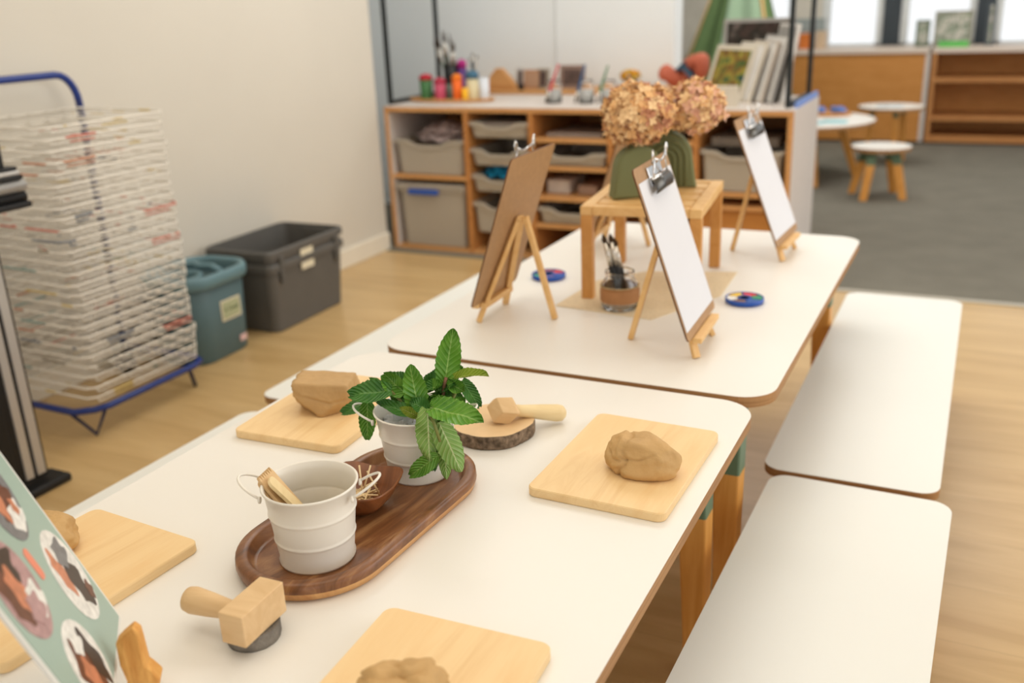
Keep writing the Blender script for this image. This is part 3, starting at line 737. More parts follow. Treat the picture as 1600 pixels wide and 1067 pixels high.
    # the board faces its own front (-y): shift so its back rests on the leg fronts
# ------------------------------------------------------------------ bamboo stand, vases, flowers
SH = .205; sc_ = Vector((.3655, .598, TH)); srz = .12
stand = thing('bamboo_stand', 'square bamboo stand holding the green vases on the back table', 'stand', sc_, (0, 0, srz))
sw, sd = .255, .335
for sx in (-1, 1):
    for sy in (-1, 1): MB().box((sx*(sw/2-.0125), sy*(sd/2-.0125), (SH-.02)/2), (.025, .025, SH-.02)).build('leg', M['bamboo'], stand, bevel=.002)
for sx in (-1, 1): MB().box((sx*(sw/2-.0125), 0, SH-.01), (.026, sd, .02)).build('rail', M['easel'], stand, bevel=.002)
for sy in (-1, 1): MB().box((0, sy*(sd/2-.0125), SH-.01), (sw-.052, .026, .02)).build('rail', M['easel'], stand, bevel=.002)
for i in range(4): MB().box((0, -.1+.0667*i, SH-.006), (sw-.054, .052, .010)).build('slat', M['easel'], stand, bevel=.001)
def archvase(loc, rz, w, h, d, label, sides=(-1, 1)):
    t = thing('vase', label, 'vase', loc, (0, 0, rz), 'matt green arch vases')
    out = []
    r = w/2*.86
    out = [(-w/2, 0), (w/2, 0)] + [(r*math.cos(PI*k/24), h-r+r*math.sin(PI*k/24)) for k in range(25)]
    MB().prism(out, -d/2, d/2, ch=.006, M4=Matrix.Rotation(PI/2, 4, 'X')).build('body', M['vase'], t, bevel=.003, bseg=3)
    for k, rr in enumerate((r*.74, r*.52, r*.3)):
        for s in sides:
            p = [(rr, s*(d/2), .004)] + [(rr*math.cos(PI*j/20), s*(d/2), h-r+rr*math.sin(PI*j/20)) for j in range(21)] + [(-rr, s*(d/2), .004)]
            MB().tube(p, .0042, 8).build('arch_ridge', M['vase'], t)
    MB().lathe([(.017, 0), (.015, .012), (.017, .024), (.013, .024), (.011, .004), (0, .004)], 24, c=(0, 0, h-.006)).build('neck', M['vase'], t)
    return t
VZ = TH+SH
v1p = at(992, 309, z=VZ); v2p = at(1038, 292, z=VZ)
archvase((v1p.x, v1p.y+.015, VZ), .60, .118, .112, .052, 'left green vase near the front of the bamboo stand', (1,))
archvase((v2p.x, v2p.y+.01, VZ), .30, .138, .124, .052, 'taller green vase with raised arches, at the back right of the bamboo stand')
def hydrangea(c, r, base, mat, label, nfl):
    c = Vector(c); t = thing('hydrangea', label, 'dried flower', c, group='dried hydrangeas')
    MB().tube([Vector(base)-c, (Vector(base)-c)*.45+Vector((.004, 0, 0)), (0, 0, -r*.5)], .003, 8).build('stem', M['stem'], t)
    mb = MB(); ga = PI*(3-math.sqrt(5))
    for i in range(nfl):
        z = 1-2*(i+.5)/nfl; q = math.sqrt(1-z*z); a = ga*i
        d = Vector((q*math.cos(a), q*math.sin(a), z)); d = (d+Vector([random.uniform(-.08, .08) for _ in range(3)])).normalized()
        rr = r*(1+.10*noise.noise(d*2.5)+random.uniform(-.16, .06)); p = Vector((d.x*rr, d.y*rr, d.z*rr*.86))
        tx = d.orthogonal().normalized(); ty = d.cross(tx); ph = random.uniform(0, PI); sz = random.uniform(.009, .0135)
        dn = (d+Vector([random.uniform(-.45, .45) for _ in range(3)])).normalized()
        mi_ = random.choice((0, 0, 1, 1, 2))
        for k in range(4):
            w = ph+k*PI/2; e = (tx*math.cos(w)+ty*math.sin(w)); e = (e-dn*e.dot(dn)).normalized(); s_ = dn.cross(e)
            lift = random.uniform(.0, 1.1)
            A = p; B = p+e*sz*.5+s_*sz*.42+dn*sz*.25*lift; C_ = p+e*sz*1.05+dn*sz*.62*lift; D = p+e*sz*.5-s_*sz*.42+dn*sz*.25*lift; mid = p+e*sz*.55+dn*sz*.1*lift
            mb.add([A, B, C_, D, mid], [(0, 1, 4), (1, 2, 4), (2, 3, 4), (3, 0, 4)], mi_, True)
        mb.add([p+tx*.002-d*.001, p+ty*.002-d*.001, p-tx*.002-ty*.001, p-d*.02], [(0, 1, 2), (0, 3, 1), (1, 3, 2), (2, 3, 0)], mi_)
    mb.build('flower_head', mat, t)

hydrangea((.338, .553, VZ+.175), .074, (v1p.x, v1p.y+.015, VZ+.108), [M['pet_a'], M['pet_b'], M['pet_c']], 'large tan dried hydrangea in the left vase', 520)
hydrangea((.432, .668, VZ+.180), .062, (v2p.x, v2p.y+.01, VZ+.12), [M['pet_d'], M['pet_b'], M['pet_a']], 'peach-pink dried hydrangea in the right vase', 420)
# burlap
cs = [at(868, 478, z=TH), at(1018, 500, z=TH), at(1128, 465, z=TH), at(1150, 427, z=TH), at(1010, 418, z=TH), at(905, 435, z=TH)]
c0 = sum(cs, Vector())/6
o = MB().prism([(p.x-c0.x, p.y-c0.y) for p in [at(868, 478, z=TH), at(1018, 500, z=TH), at(1126, 463, z=TH), at(1152, 426, z=TH), at(1010, 425, z=TH), at(930, 440, z=TH)]], 0, .002).build('burlap_mat', M['burlap'], loc=(c0.x, c0.y, TH))
tag(o, 'piece of beige burlap under the bamboo stand and jar', 'mat')
# jar
JX, JY = .361, .378
jar = thing('glass_jar', 'small round glass jar with a brown band, holding black paintbrushes', 'jar', (JX, JY, TH+.0022))
MB().lathe([(.0, 0), (.032, 0), (.037, .004), (.0395, .016), (.040, .040), (.037, .056), (.0285, .068), (.0275, .073), (.0305, .075), (.0305, .081), (.0285, .082), (.0265, .079), (.0255, .068), (.0345, .055), (.0375, .040), (.037, .016), (.034, .006), (0, .004)], 48, cap=False).build('glass_body', M['glass'], jar)
MB().lathe([(.0405, .018), (.0412, .022), (.0414, .040), (.0392, .050), (.0386, .050), (.0402, .040), (.0402, .020)], 48, cap=False).build('band', M['leather'], jar)
MB().tube([(.0405*math.cos(a*PI/12), .0405*math.sin(a*PI/12), .051) for a in range(24)], .0012, 6, closed=True).build('cord', M['twine'], jar)
def brush(p, q, label, grp, hand='black', r=.0035, parts=(.62, .84), cat='paintbrush', br='bristle'):
    p, q = Vector(p), Vector(q); L = (q-p).length
    t = thing('paintbrush', label, cat, p, group=grp); t.rotation_mode = 'QUATERNION'; t.rotation_quaternion = (q-p).to_track_quat('Z', 'Y')
    a, b = parts[0]*L, parts[1]*L
    MB().lathe([(r*.4, 0), (r*.7, L*.02), (r*.8, L*.3), (r*1.15, a*.9), (r, a)], 12).build('handle', M[hand], t)
    MB().lathe([(r*1.02, a), (r*.75, b)], 12).build('ferrule', M['silver'], t)
    MB().lathe([(r*.75, b), (r*.95, b+(L-b)*.4), (r*.2, L)], 12).build('bristles', M[br], t)
    return t
gb = (JX, JY, TH+.010)
for i, (u, v, lab) in enumerate(((942, 366, 'black-handled paintbrush with a fat dark tip, leftmost in the glass jar'), (953, 365, 'black-handled paintbrush second from the left in the glass jar'),
                                 (960, 372, 'black-handled paintbrush rightmost in the glass jar'), (947, 376, 'shortest black-handled paintbrush in the glass jar'))):
    tp = at(u, v, y=JY+.005*i)
    brush((JX+.006+.004*i, JY-.006+.006*i, TH+.010), tp, lab, 'paintbrushes in the glass jar', r=.006, parts=(.56, .88))
# paint palettes
def palette(x, y, rz, label, cols):
    t = thing('paint_palette', label, 'paint palette', (x, y, TH), (0, 0, rz), 'round blue paint palettes')
    MB().lathe([(.010, 0), (.036, 0), (.040, .003), (.040, .011), (.038, .012), (.0375, .008), (.0145, .008), (.014, .012), (.010, .011)], 48, cap=False).build('ring', M['blue'], t)
    for k, c in enumerate(cols):
        a0 = 2*PI*k/len(cols)+.08; a1 = 2*PI*(k+1)/len(cols)-.08
        out = [(.0365*math.cos(a0+(a1-a0)*j/6), .0365*math.sin(a0+(a1-a0)*j/6)) for j in range(7)] + [(.016*math.cos(a1-(a1-a0)*j/6), .016*math.sin(a1-(a1-a0)*j/6)) for j in range(7)]
        MB().prism(out, .0075, .0105).build('paint_cake', col('paint_%d_%d_%d' % c, c, .6), t)
pc = [(220, 60, 66), (244, 206, 70), (240, 240, 235), (120, 84, 70), (40, 90, 170), (60, 150, 110)]
palette(.593, .505, .9, 'round blue paint palette at the right of the nearest clipboard', pc)
palette(.122, .550, .5, 'round blue paint palette behind the left easel', [(210, 60, 70), (150, 60, 60), (40, 60, 120), (70, 170, 130), (90, 80, 150), (30, 80, 170)])

# ------------------------------------------------------------------ drying rack
rk = thing('drying_rack', 'tall painting drying rack of white wire shelves on a blue tube frame', 'drying rack', (-1.33, .45, 0))
rx0, rx1, ry0, ry1 = -.19, .20, -.205, .195      # local extents (x back..front, y)
px_, zt = -.17, .965
def arc(c, r, a0, a1, n, f): return [f(c, r, a0+(a1-a0)*k/n) for k in range(n+1)]
pts = [(px_, .235, .09), (px_, .235, zt-.09)] + [(px_, .235-.07+.07*math.cos(a*PI/12), zt-.09+.09*math.sin(a*PI/12)) for a in range(1, 7)] + [(px_, -.165-.07*math.sin(a*PI/12), zt-.09+.09*math.cos(a*PI/12)) for a in range(0, 7)] + [(px_, -.235, .09)]
MB().tube(pts, .011, 12).build('upright_frame', M['bluetube'], rk)
bp = [(px_, .235, .085), (.14, .235, .085), (.18, .215, .085), (.195, .175, .085), (.195, -.16, .085), (.18, -.2, .085), (.14, -.235, .085), (px_, -.235, .085)]
MB().tube(bp, .010, 12).build('base_frame', M['bluetube'], rk)
for s in (-1, 1):
    MB().tube([(.185, s*.19-.03*s, .085), (.165, s*.195, .006), (.10, s*.23, .085)], .006, 8).build('foot', M['navy'], rk)
    MB().lathe([(.0, 0), (.034, 0), (.036, .01), (.034, .03), (0, .03)], 20, M4=Matrix.Translation((px_+.01, s*.22+.015, .037)) @ Matrix.Rotation(PI/2, 4, 'X')).build('castor', M['black'], rk)
def wirecol():
    mt, nt, b = newmat('painted_white_wire', .4, .4)
    tc = N(nt, 'ShaderNodeTexCoord'); n = N(nt, 'ShaderNodeTexNoise', Scale=7., Detail=1.); oi = N(nt, 'ShaderNodeObjectInfo'); ad = nt.nodes.new('ShaderNodeVectorMath'); ad.operation = 'MULTIPLY_ADD'; ad.inputs[1].default_value = (1, 1, 1)
    sc3 = nt.nodes.new('ShaderNodeMath'); sc3.operation = 'MULTIPLY'; sc3.inputs[1].default_value = 40; nt.links.new(oi.outputs['Random'], sc3.inputs[0])
    nt.links.new(tc.outputs['Object'], ad.inputs[0]); nt.links.new(sc3.outputs[0], ad.inputs[2]); nt.links.new(ad.outputs[0], n.inputs['Vector'])
    h = N(nt, 'ShaderNodeTexWhiteNoise', noise_dimensions='1D'); nt.links.new(oi.outputs['Random'], h.inputs['W'])
    stain = nt.nodes.new('ShaderNodeValToRGB'); stain.color_ramp.interpolation = 'CONSTANT'; e = stain.color_ramp.elements
    for _ in range(4): e.new(.5)
    for q, c in enumerate(((212, 130, 112), (216, 192, 124), (140, 168, 162), (206, 150, 120), (120, 126, 136), (150, 140, 120))): e[q].position = q/6; e[q].color = lin(c)
    nt.links.new(h.outputs['Value'], stain.inputs[0])
    f = N(nt, 'ShaderNodeMath', operation='GREATER_THAN'); nt.links.new(n.outputs['Fac'], f.inputs[0]); f.inputs[1].default_value = .63
    mx = N(nt, 'ShaderNodeMix', data_type='RGBA'); nt.links.new(f.outputs[0], mx.inputs[0]); mx.inputs[6].default_value = lin((236, 230, 218)); nt.links.new(stain.outputs[0], mx.inputs[7])
    nt.links.new(mx.outputs[2], b.inputs['Base Color']); return mt
M['wire'] = wirecol()
mb = MB(); sx0, sx1 = px_+.012, .20
loop = [(sx0, .21, 0), (sx1-.02, .21, 0), (sx1, .19, 0), (sx1, -.19, 0), (sx1-.02, -.21, 0), (sx0, -.21, 0)]
mb.tube(loop, .0032, 6, closed=True)
for k in range(6): y = -.15+.06*k; mb.tube([(sx0, y, .001), (sx1-.006, y, .001), (sx1, y, -.008)], .0013, 5)
for x in (sx0+.15,): mb.tube([(x, -.21, 0), (x, .21, 0)], .0016, 5)
mb.tube([(sx1, .19, -.0), (sx1, .19, -.012), (sx1, -.19, -.012), (sx1, -.19, 0)], .0022, 5)
S0 = mb.build('rack_shelf', M['wire'], rk)
nsh = 26
for i in range(nsh):
    o = S0 if i == 0 else S0.copy()
    if i: COL.objects.link(o)
    o.location = (random.uniform(-.003, .003), .002+random.uniform(-.006, .006), .125+.0295*i); o.rotation_euler = (random.uniform(-.006, .006), .012+random.uniform(-.006, .006), random.uniform(-.006, .006))
for s in (-1, 1):
    mb = MB(); mb.tube([(px_+.014+.006*math.cos(k*.9), s*.222+.006*math.sin(k*.9), .11+.78*k/420) for k in range(421)], .0016, 4); mb.build('spring', M['navy'], rk)

# ------------------------------------------------------------------ black and silver board stand at the left edge
bs = thing('display_stand', 'tall black panel stand with silver edge strips at the left edge of the photo', 'stand', (-1.05, 0, 0))
MB().lohi((-.012, -.34, .03), (.012, -.085, .70)).build('panel', M['black'], bs, bevel=.003)
MB().lohi((-.010, -.085, .03), (.010, -.004, .72)).build('post', M['black'], bs, bevel=.002)
for y0, y1 in ((-.068, -.046), (-.036, -.012)): MB().lohi((.006, y0, .04), (.015, y1, .72)).build('silver_strip', M['aluminium'], bs, bevel=.002)
MB().lohi((-.035, -.20, 0), (.045, .035, .022)).build('foot', M['black'], bs, bevel=.006)
cl = MB(); cl.lohi((-.02, -.4, .70), (.03, .095, .715)); cl.build('crossbar', M['black'], bs, bevel=.004)
MB().tube([(.014, -.4, .752), (.014, .092, .752)], .015, 16).build('rail_tube', M['aluminium'], bs)
MB().tube([(.010, -.4, .725), (.010, .09, .725)], .014, 16).build('rail_tube', M['black'], bs)
MB().lohi((-.015, -.4, .767), (.026, .088, .778)).build('rail_cap', M['black'], bs, bevel=.003)
MB().lohi((-.015, -.4, .778), (.024, .084, .789)).build('rail_cap', M['aluminium'], bs, bevel=.003)
MB().lohi((-.015, -.4, .789), (.022, .080, .798)).build('rail_cap', M['black'], bs, bevel=.003)
MB().lohi((-.012, .03, .798), (.012, .055, 1.25)).build('mast', M['black'], bs, bevel=.003)

# ------------------------------------------------------------------ teal tub and crates
tb = thing('mop_bucket', 'rounded teal plastic bucket with a cream label, between drying rack and crates', 'bucket', (-1.372, .915, 0), (0, 0, .03))
def rings_mesh(prof, w, d, r, cx=0, cy=0, inner=0):
    mb = MB(); rg = []
    for g, z in prof:
        for x, y in rrect(w+2*g, d+2*g, max(.01, r+g), 10, cx, cy): rg.append((x, y, z))
    n = 44; mb.add(rg, [], 0)
    for i in range(len(prof)-1):
        for j in range(n): mb.f.append((i*n+j, i*n+(j+1) % n, (i+1)*n+(j+1) % n, (i+1)*n+j)); mb.mi.append(0); mb.sm.append(True)
    return mb, n
mb, n = rings_mesh([(-.012, 0), (-.008, .004), (.004, .265), (.001, .268), (-.004, .265), (-.014, .012)], .235, .300, .085)
mb.f.append(tuple(range(n))[::-1]); mb.mi.append(0); mb.sm.append(False); mb.f.append(tuple(5*n+j for j in range(n))); mb.mi.append(0); mb.sm.append(False)
mb.build('body', M['teal'], tb)
mb, n = rings_mesh([(.002, .258), (.018, .262), (.023, .275), (.023, .296), (.017, .305), (.005, .306), (-.004, .296), (-.004, .262)], .235, .300, .085)
mb.build('rim', M['tealrim'], tb)
wr = MB(); wr.lathe([(.056, .19), (.064, .288), (.072, .300), (.082, .298), (.082, .286), (.066, .282), (.060, .19)], 32, c=(.0, -.078, 0), cap=False)
wr.tube([(-.108, .0, .298), (-.06, .010, .304), (-.02, .03, .308), (.02, .012, .308), (.06, .028, .306), (.108, .01, .298)], .013, 12)
wr.build('wringer', M['tealrim'], tb)
lb = MB().prism(rrect(.098, .072, .002, 3), 0, .0012, M4=Matrix.Translation((.1215, 0.025, .165)) @ Matrix.Rotation(PI/2, 4, 'Z') @ Matrix.Rotation(PI/2, 4, 'X')).build('label', M['sticker'], tb)
lb2 = MB().prism(rrect(.084, .058, .002, 3), 0, .0012, M4=Matrix.Translation((.1228, 0.025, .165)) @ Matrix.Rotation(PI/2, 4, 'Z') @ Matrix.Rotation(PI/2, 4, 'X')).build('label_print', M['label'], lb)
def text(s, size, mat, parent, loc, rot, name='lettering', ext=.0004):
    cu = bpy.data.curves.new(name, 'FONT'); cu.body = s; cu.size = size; cu.align_x = 'CENTER'; cu.align_y = 'CENTER'; cu.extrude = ext
    o = bpy.data.objects.new(name, cu); COL.objects.link(o); o.data.materials.append(mat)
    bpy.context.view_layer.update(); me = bpy.data.meshes.new_from_object(o.evaluated_get(bpy.context.evaluated_depsgraph_get())); bpy.data.objects.remove(o)
    o = bpy.data.objects.new(name, me); COL.objects.link(o)
    if parent: o.parent = parent
    o.location = loc; o.rotation_euler = rot; return o
text('A Towel', .02, col('label_ink', (70, 96, 60)), lb, (.1245, .025, .167), (PI/2, 0, PI/2))
MB().prism(rrect(.036, .022, .003, 3), 0, .0012, M4=Matrix.Translation((.1145, .072, .045)) @ Matrix.Rotation(PI/2+.04, 4, 'Z') @ Matrix.Rotation(PI/2, 4, 'X')).build('sticker', M['pinkstick'], tb)
for o in (lb,): o.location = (-.0035, 0, 0)
def crate(loc, rz, label, top):
    t = thing('storage_crate', label, 'crate', loc, (0, 0, rz), 'nested charcoal crates')
    mb = MB(); rg = []; w, d, h = .30, .465, .26
    prof = [(.86, 0), (.885, .004), (.965, h-.03), (1.02, h-.028), (1.025, h-.006), (1.0, h), (.965, h), (.95, h-.03), (.87, .006)]
    for k, z in prof:
        for x, y in rrect(w*k, d*(k*.8+.2), .03, 6): rg.append((x, y, z))
    n = 28; b = mb.add(rg, [], 0)
    for i in range(len(prof)-1):
        for j in range(n): mb.f.append((i*n+j, i*n+(j+1) % n, (i+1)*n+(j+1) % n, (i+1)*n+j)); mb.mi.append(0); mb.sm.append(False)
    mb.f.append(tuple((len(prof)-1)*n+j for j in range(n))); mb.mi.append(0); mb.sm.append(False)
    mb.f.append(tuple(range(n))[::-1]); mb.mi.append(0); mb.sm.append(False)
    mb.build('body', M['crate'], t, bevel=.002)
    for yy in (-.17, .17): MB().lohi((w*.49, yy-.012, h-.07), (w*.525, yy+.012, h-.025)).build('rib', M['crate'], t, bevel=.002)
    MB().lohi((w*.496, -.055, h-.062 if top else h-.055), (w*.506, .02, h-.005 if top else h-.012)).build('sticker', M['sticker'], t)
    if top:
        MB().lohi((-.03, d*.473, h-.045), (.06, d*.492, h-.022)).build('hand_hole', M['sticker'], t)
        MB().lohi((-.045, d*.47, h-.052), (.075, d*.488, h-.015)).build('handle_surround', M['crate'], t, bevel=.002)
    return t
crate((-1.385, 1.370, 0), .02, 'lower charcoal crate of the nested pair against the left wall', False)
crate((-1.385, 1.370, .050), .02, 'upper charcoal crate, nested in the one below beside the teal bucket', True)

# ------------------------------------------------------------------ storage cabinet
YC, CD, CTOP = 2.42, .58, TH+.182
cab = thing('storage_cabinet', 'long low plywood cabinet with open bays of plastic trays against the back', 'cabinet', (-.61, YC, 0))
ox = .61
xs = [-1.545, -1.115, -.79, -.42, -.05, .335]
TKN = .022
MB().lohi((xs[0]+ox, 0, CTOP-.024), (xs[-1]+ox, CD, CTOP-.003)).build('top', M['cab'], cab, bevel=.0015)
MB().lohi((xs[0]+ox, -.0008, CTOP-.003), (xs[-1]+ox, CD, CTOP)).build('top_laminate', M['cabwhite'], cab)
for i, x in enumerate(xs):
    x0 = x+ox-(TKN/2 if 0 < i < len(xs)-1 else (0 if i == 0 else TKN))
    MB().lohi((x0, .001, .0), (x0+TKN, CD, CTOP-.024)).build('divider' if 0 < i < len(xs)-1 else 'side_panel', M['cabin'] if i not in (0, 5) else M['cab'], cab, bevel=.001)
MB().lohi((xs[-1]+ox, .004, 0), (xs[-1]+ox+.002, CD-.002, CTOP-.002)).build('side_laminate', M['cabwhite'], cab)
MB().lohi((xs[0]+ox+TKN, .001, .004), (xs[0]+ox+TKN+.002, CD-.03, CTOP-.03)).build('side_laminate', M['cabwhite'], cab)
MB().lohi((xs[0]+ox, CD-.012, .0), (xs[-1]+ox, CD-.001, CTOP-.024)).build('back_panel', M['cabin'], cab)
MB().lohi((xs[0]+ox+TKN, .002, .0), (xs[-1]+ox-TKN, CD-.012, .022)).build('bottom', M['cab'], cab)
def shelf(i, z): MB().lohi((xs[i]+ox+TKN/2+(TKN/2 if i == 0 else 0), .003, z-.018), (xs[i+1]+ox-TKN/2, CD-.012, z)).build('shelf', M['cab'], cab, bevel=.001)
shelf(0, TH-.135)
for z in (.052, -.070, -.205, -.330): shelf(2, TH+z)
for z in (.052, -.070, -.205, -.330): shelf(3, TH+z)
shelf(4, TH-.150); shelf(4, TH-.205)
for z in (.105, -.016, -.135, -.262):
    for xa in (xs[1]+ox+TKN/2, xs[2]+ox-TKN/2-.012): MB().lohi((xa, .01, TH+z-.006), (xa+.012, CD-.03, TH+z)).build('runner', M['cab'], cab)
def tub(name, x0, x1, z0, z1, label, cat='tray', group=None, dep=.40, lid=False, mat='tub', notch=True, y=YC+.004, taper=.92):
    """open plastic tray: flared, with a dipped front rim"""
    w = x1-x0; h = z1-z0; t = thing(name, label, cat, ((x0+x1)/2, y+dep/2, z0), group=group)
    mb = MB(); n = 40
    def ringpts(k, z, dip=0, grow=0):
        o = []
        R0 = rrect(w*k+grow, dep*k+grow, min(.02, w*.1), 5); R = []
        for q in range(len(R0)):
            a, b_ = R0[q], R0[(q+1) % len(R0)]; m_ = 14 if math.dist(a, b_) > .04 else 1
            R += [(a[0]+(b_[0]-a[0])*e/m_, a[1]+(b_[1]-a[1])*e/m_) for e in range(m_)]
        for (x, yy) in R:
            zz = z
            if dip and yy < -dep*.3 and abs(x) < w*.33: zz -= dip*(0.5+0.5*math.cos(PI*min(1, max(0, (abs(x)-w*.16)/(w*.17)))))
            o.append((x, yy, zz))
        return o
    dip = min(.024, h*.30) if notch else 0
    rs_ = [ringpts(taper-.03, 0), ringpts(taper, .004), ringpts(.965, h-.016, dip), ringpts(.965, h-.014, dip, .022), ringpts(.965, h, dip, .022), ringpts(.955, h, dip), ringpts(taper-.03, .006)]
    n = len(rs_[0]); b = mb.add([p for r in rs_ for p in r], [], 0)
    for i in range(len(rs_)-1):
        for j in range(n): mb.f.append((i*n+j, i*n+(j+1) % n, (i+1)*n+(j+1) % n, (i+1)*n+j)); mb.mi.append(0); mb.sm.append(False)
    mb.f.append(tuple((len(rs_)-1)*n+j for j in range(n))); mb.mi.append(0); mb.sm.append(False)
    mb.f.append(tuple(range(n))[::-1]); mb.mi.append(0); mb.sm.append(False)
    mb.build('tray_body' if cat == 'tray' else 'box_body', M[mat], t)
    return t
G1 = 'clear trays in the second bay'
for z0, z1, nm in ((.045, .116, 'shallow clear tray at the top of the second bay'), (-.080, -.004, 'shallow clear tray second from the top in the second bay'),
                   (-.200, -.122, 'clear tray of blue things, third from the top in the second bay'), (-.392, -.250, 'deep clear tray at the bottom of the second bay')):
    tub('plastic_tray', -1.100, -.805, TH+z0, TH+z1, nm, group=G1)
tub('plastic_tray', -.770, -.440, TH-.068, TH-.008, 'clear tray in the third bay behind the left easel', group='clear trays in the third bay')
tub('plastic_tray', -.770, -.440, TH-.328, TH-.255, 'clear tray at the bottom of the third bay', group='clear trays in the third bay')
tub('plastic_tray', -.405, -.070, TH-.068, TH-.004, 'clear tray in the fourth bay behind the flowers')
tub('plastic_tub', -1.505, -1.135, TH-.134, TH+.030, 'deep clear tub of crumpled fabric in the upper left bay', 'tub', 'large clear tubs')
t = tub('plastic_tub', -1.505, -1.140, .023, TH-.195, 'lidded clear box with a blue handle in the lower left bay', 'tub', 'large clear tubs', notch=False)
MB().lohi((-.185, -.21, .283), (.185, .20, .300)).build('lid', M['tub'], t, bevel=.005)
MB().lohi((-.115, -.222, .252), (.045, -.196, .276)).build('handle', M['blue'], t, bevel=.005)
tub('plastic_tub', -.030, .300, TH-.149, TH+.020, 'deep clear tub in the right end bay behind the far right clipboard', 'tub', 'large clear tubs')
def rag(loc, dims, c, label, cat, seed, name='cloth'):
    vs = []
    for v in v2:
        d = v.normalized(); r = 1+.45*noise.noise(d*2.4+Vector((seed, 0, 0)))+.25*noise.noise(d*6+Vector((0, seed, 0)))
        vs.append(Vector((d.x*dims[0]/2*r, d.y*dims[1]/2*r, max(-.4, d.z*r)*dims[2]/2)))
    mb = MB(); mb.add(vs, f2, 0, False)
    return tag(mb.build(name, plain('cloth_%d' % seed, c, .9, .1, var=.35, scale=30), loc=loc), label, cat)
rag((-1.30, 2.60, TH+.035), (.27, .24, .10), (176, 160, 158), 'crumpled pale mauve fabric heaped in the upper left tub', 'fabric', 5)
rag((-1.0, 2.56, TH-.125), (.14, .18, .07), (40, 140, 180), 'bright blue cloth in the third tray of the second bay', 'cloth', 6)
for i, (x, z, w, d, h, c, l) in enumerate(((-.70, -.205, .11, .2, .06, (214, 204, 192), 'white cardboard box left on the third shelf of the third bay'), (-.56, -.205, .09, .2, .04, (180, 150, 130), 'low brown box on the third shelf of the third bay'),
        (-.60, .052, .26, .3, .02, (150, 136, 126), 'flat stack of grey paper on the top shelf of the third bay'), (-.22, .052, .22, .3, .03, (90, 80, 66), 'dark flat box on the top shelf of the fourth bay'), (.14, .033, .27, .3, .035, (110, 100, 90), 'dark tray resting on the tub in the right end bay'),
        (-.95, .105, .22, .3, .025, (170, 160, 150), 'stack of grey paper in the top tray of the second bay'))):
    z0 = TH+z if z != .105 else TH+.085
    o = MB().box((0, 0, h/2), (w, d, h)).build('flat_box', plain('box_%d' % i, c, .7, .2, var=.1, scale=30), loc=(x, YC+.19, z0), bevel=.003); tag(o, l, 'box')
# drawer fronts low in the right bay
for k, (x0, x1) in enumerate(((-.03, .14), (.145, .305))):
    t = thing('drawer_box', ('orange wooden drawer left at the foot of the right end bay', 'orange wooden drawer right at the foot of the right end bay')[k], 'drawer', ((x0+x1)/2, YC+.03, .024), group='wooden drawers in the right end bay')
    MB().lohi((-(x1-x0)/2, 0, 0), ((x1-x0)/2, .4, TH-.205-.05)).build('drawer_front', M['farwood'], t, bevel=.003)
# rear ledge
LZ = TH+.197
tag(MB().lohi((-.8, 0, 0), (.57, .32, LZ)).build('rear_ledge', M['cab'], loc=(-.76, YC+CD+.015, 0), bevel=.002), 'plywood ledge behind the cabinet carrying the house block and small pictures', 'ledge')
# black tube frame over the cabinet
bf = thing('overhead_rack', 'tall black metal tube rack standing on top of the storage cabinet', 'rack', (-.63, YC+.05, CTOP))
fx0, fx1, fy0, fy1 = -.925, .925, .03, .50
for x in (fx0, fx1):
    for y in (fy0, fy1): MB().lohi((x-.0095, y-.0095, 0), (x+.0095, y+.0095, 1.45)).build('post', M['blackpaint'], bf, bevel=.002)
    MB().lohi((x-.0095, fy0, 0), (x+.0095, fy1, .019)).build('rail', M['blackpaint'], bf, bevel=.002)
    MB().lohi((x-.0095, fy0, 1.43), (x+.0095, fy1, 1.45)).build('rail', M['blackpaint'], bf, bevel=.002)
for y in (fy0, fy1): MB().lohi((fx0, y-.0095, 1.43), (fx1, y+.0095, 1.45)).build('rail', M['blackpaint'], bf, bevel=.002)
# things on the cabinet top
pt = MB().lathe([(0, 0), (.9, 0), (1, .004), (1.03, .014), (1, .016), (.95, .006), (0, .005)], 48, sx=.225, sy=.085, cap=False).build('bamboo_tray', M['cab'], loc=(-1.32, YC+.25, CTOP))
tag(pt, 'oval wooden tray of paint pots at the left end of the cabinet top', 'tray')
def pot(x, y, r, h, body, lid, label, z=CTOP+.006, lidh=.018):
    t = thing('paint_pot', label, 'paint pot', (x, y, z), group='paint pots on the wooden tray')
    MB().lathe([(0, 0), (r*.86, 0), (r*.9, .004), (r, h), (r*.85, h), (r*.75, .01), (0, .01)], 24, cap=False).build('pot_body', body, t)
    if lid: MB().lathe([(r*1.06, h*.95), (r*1.06, h+lidh), (r*.8, h+lidh+.006), (r*.3, h+lidh+.012), (0, h+lidh+.012)], 24, cap=True).build('lid', lid, t)
    return t
yy = YC+.24
pot(at(667, 150, y=yy).x, yy, .031, .10, col('pot_green', (66, 116, 66)), col('pot_red', (186, 30, 50)), 'green paint pot with a red lid, leftmost on the wooden tray', lidh=.01)
pot(at(690, 150, y=yy).x, yy-.01, .028, .085, col('pot_pink', (196, 76, 104)), col('pot_crimson', (180, 44, 70)), 'pink paint pot second from the left on the wooden tray', lidh=.008)
pot(at(704, 150, y=yy+.06).x, yy+.06, .022, .07, col('pot_grey', (110, 120, 104)), None, 'grey-green paint pot behind the pink one')
pot(at(717, 152, y=yy-.01).x, yy-.02, .024, .105, col('pot_orange', (238, 106, 20)), col('pot_orange2', (244, 130, 20)), 'orange paint pot on the wooden tray', lidh=.006)
pot(at(728, 154, y=yy-.04).x, yy-.045, .014, .06, col('pot_yellow', (246, 186, 30)), None, 'small yellow paint pot in front of the orange one')
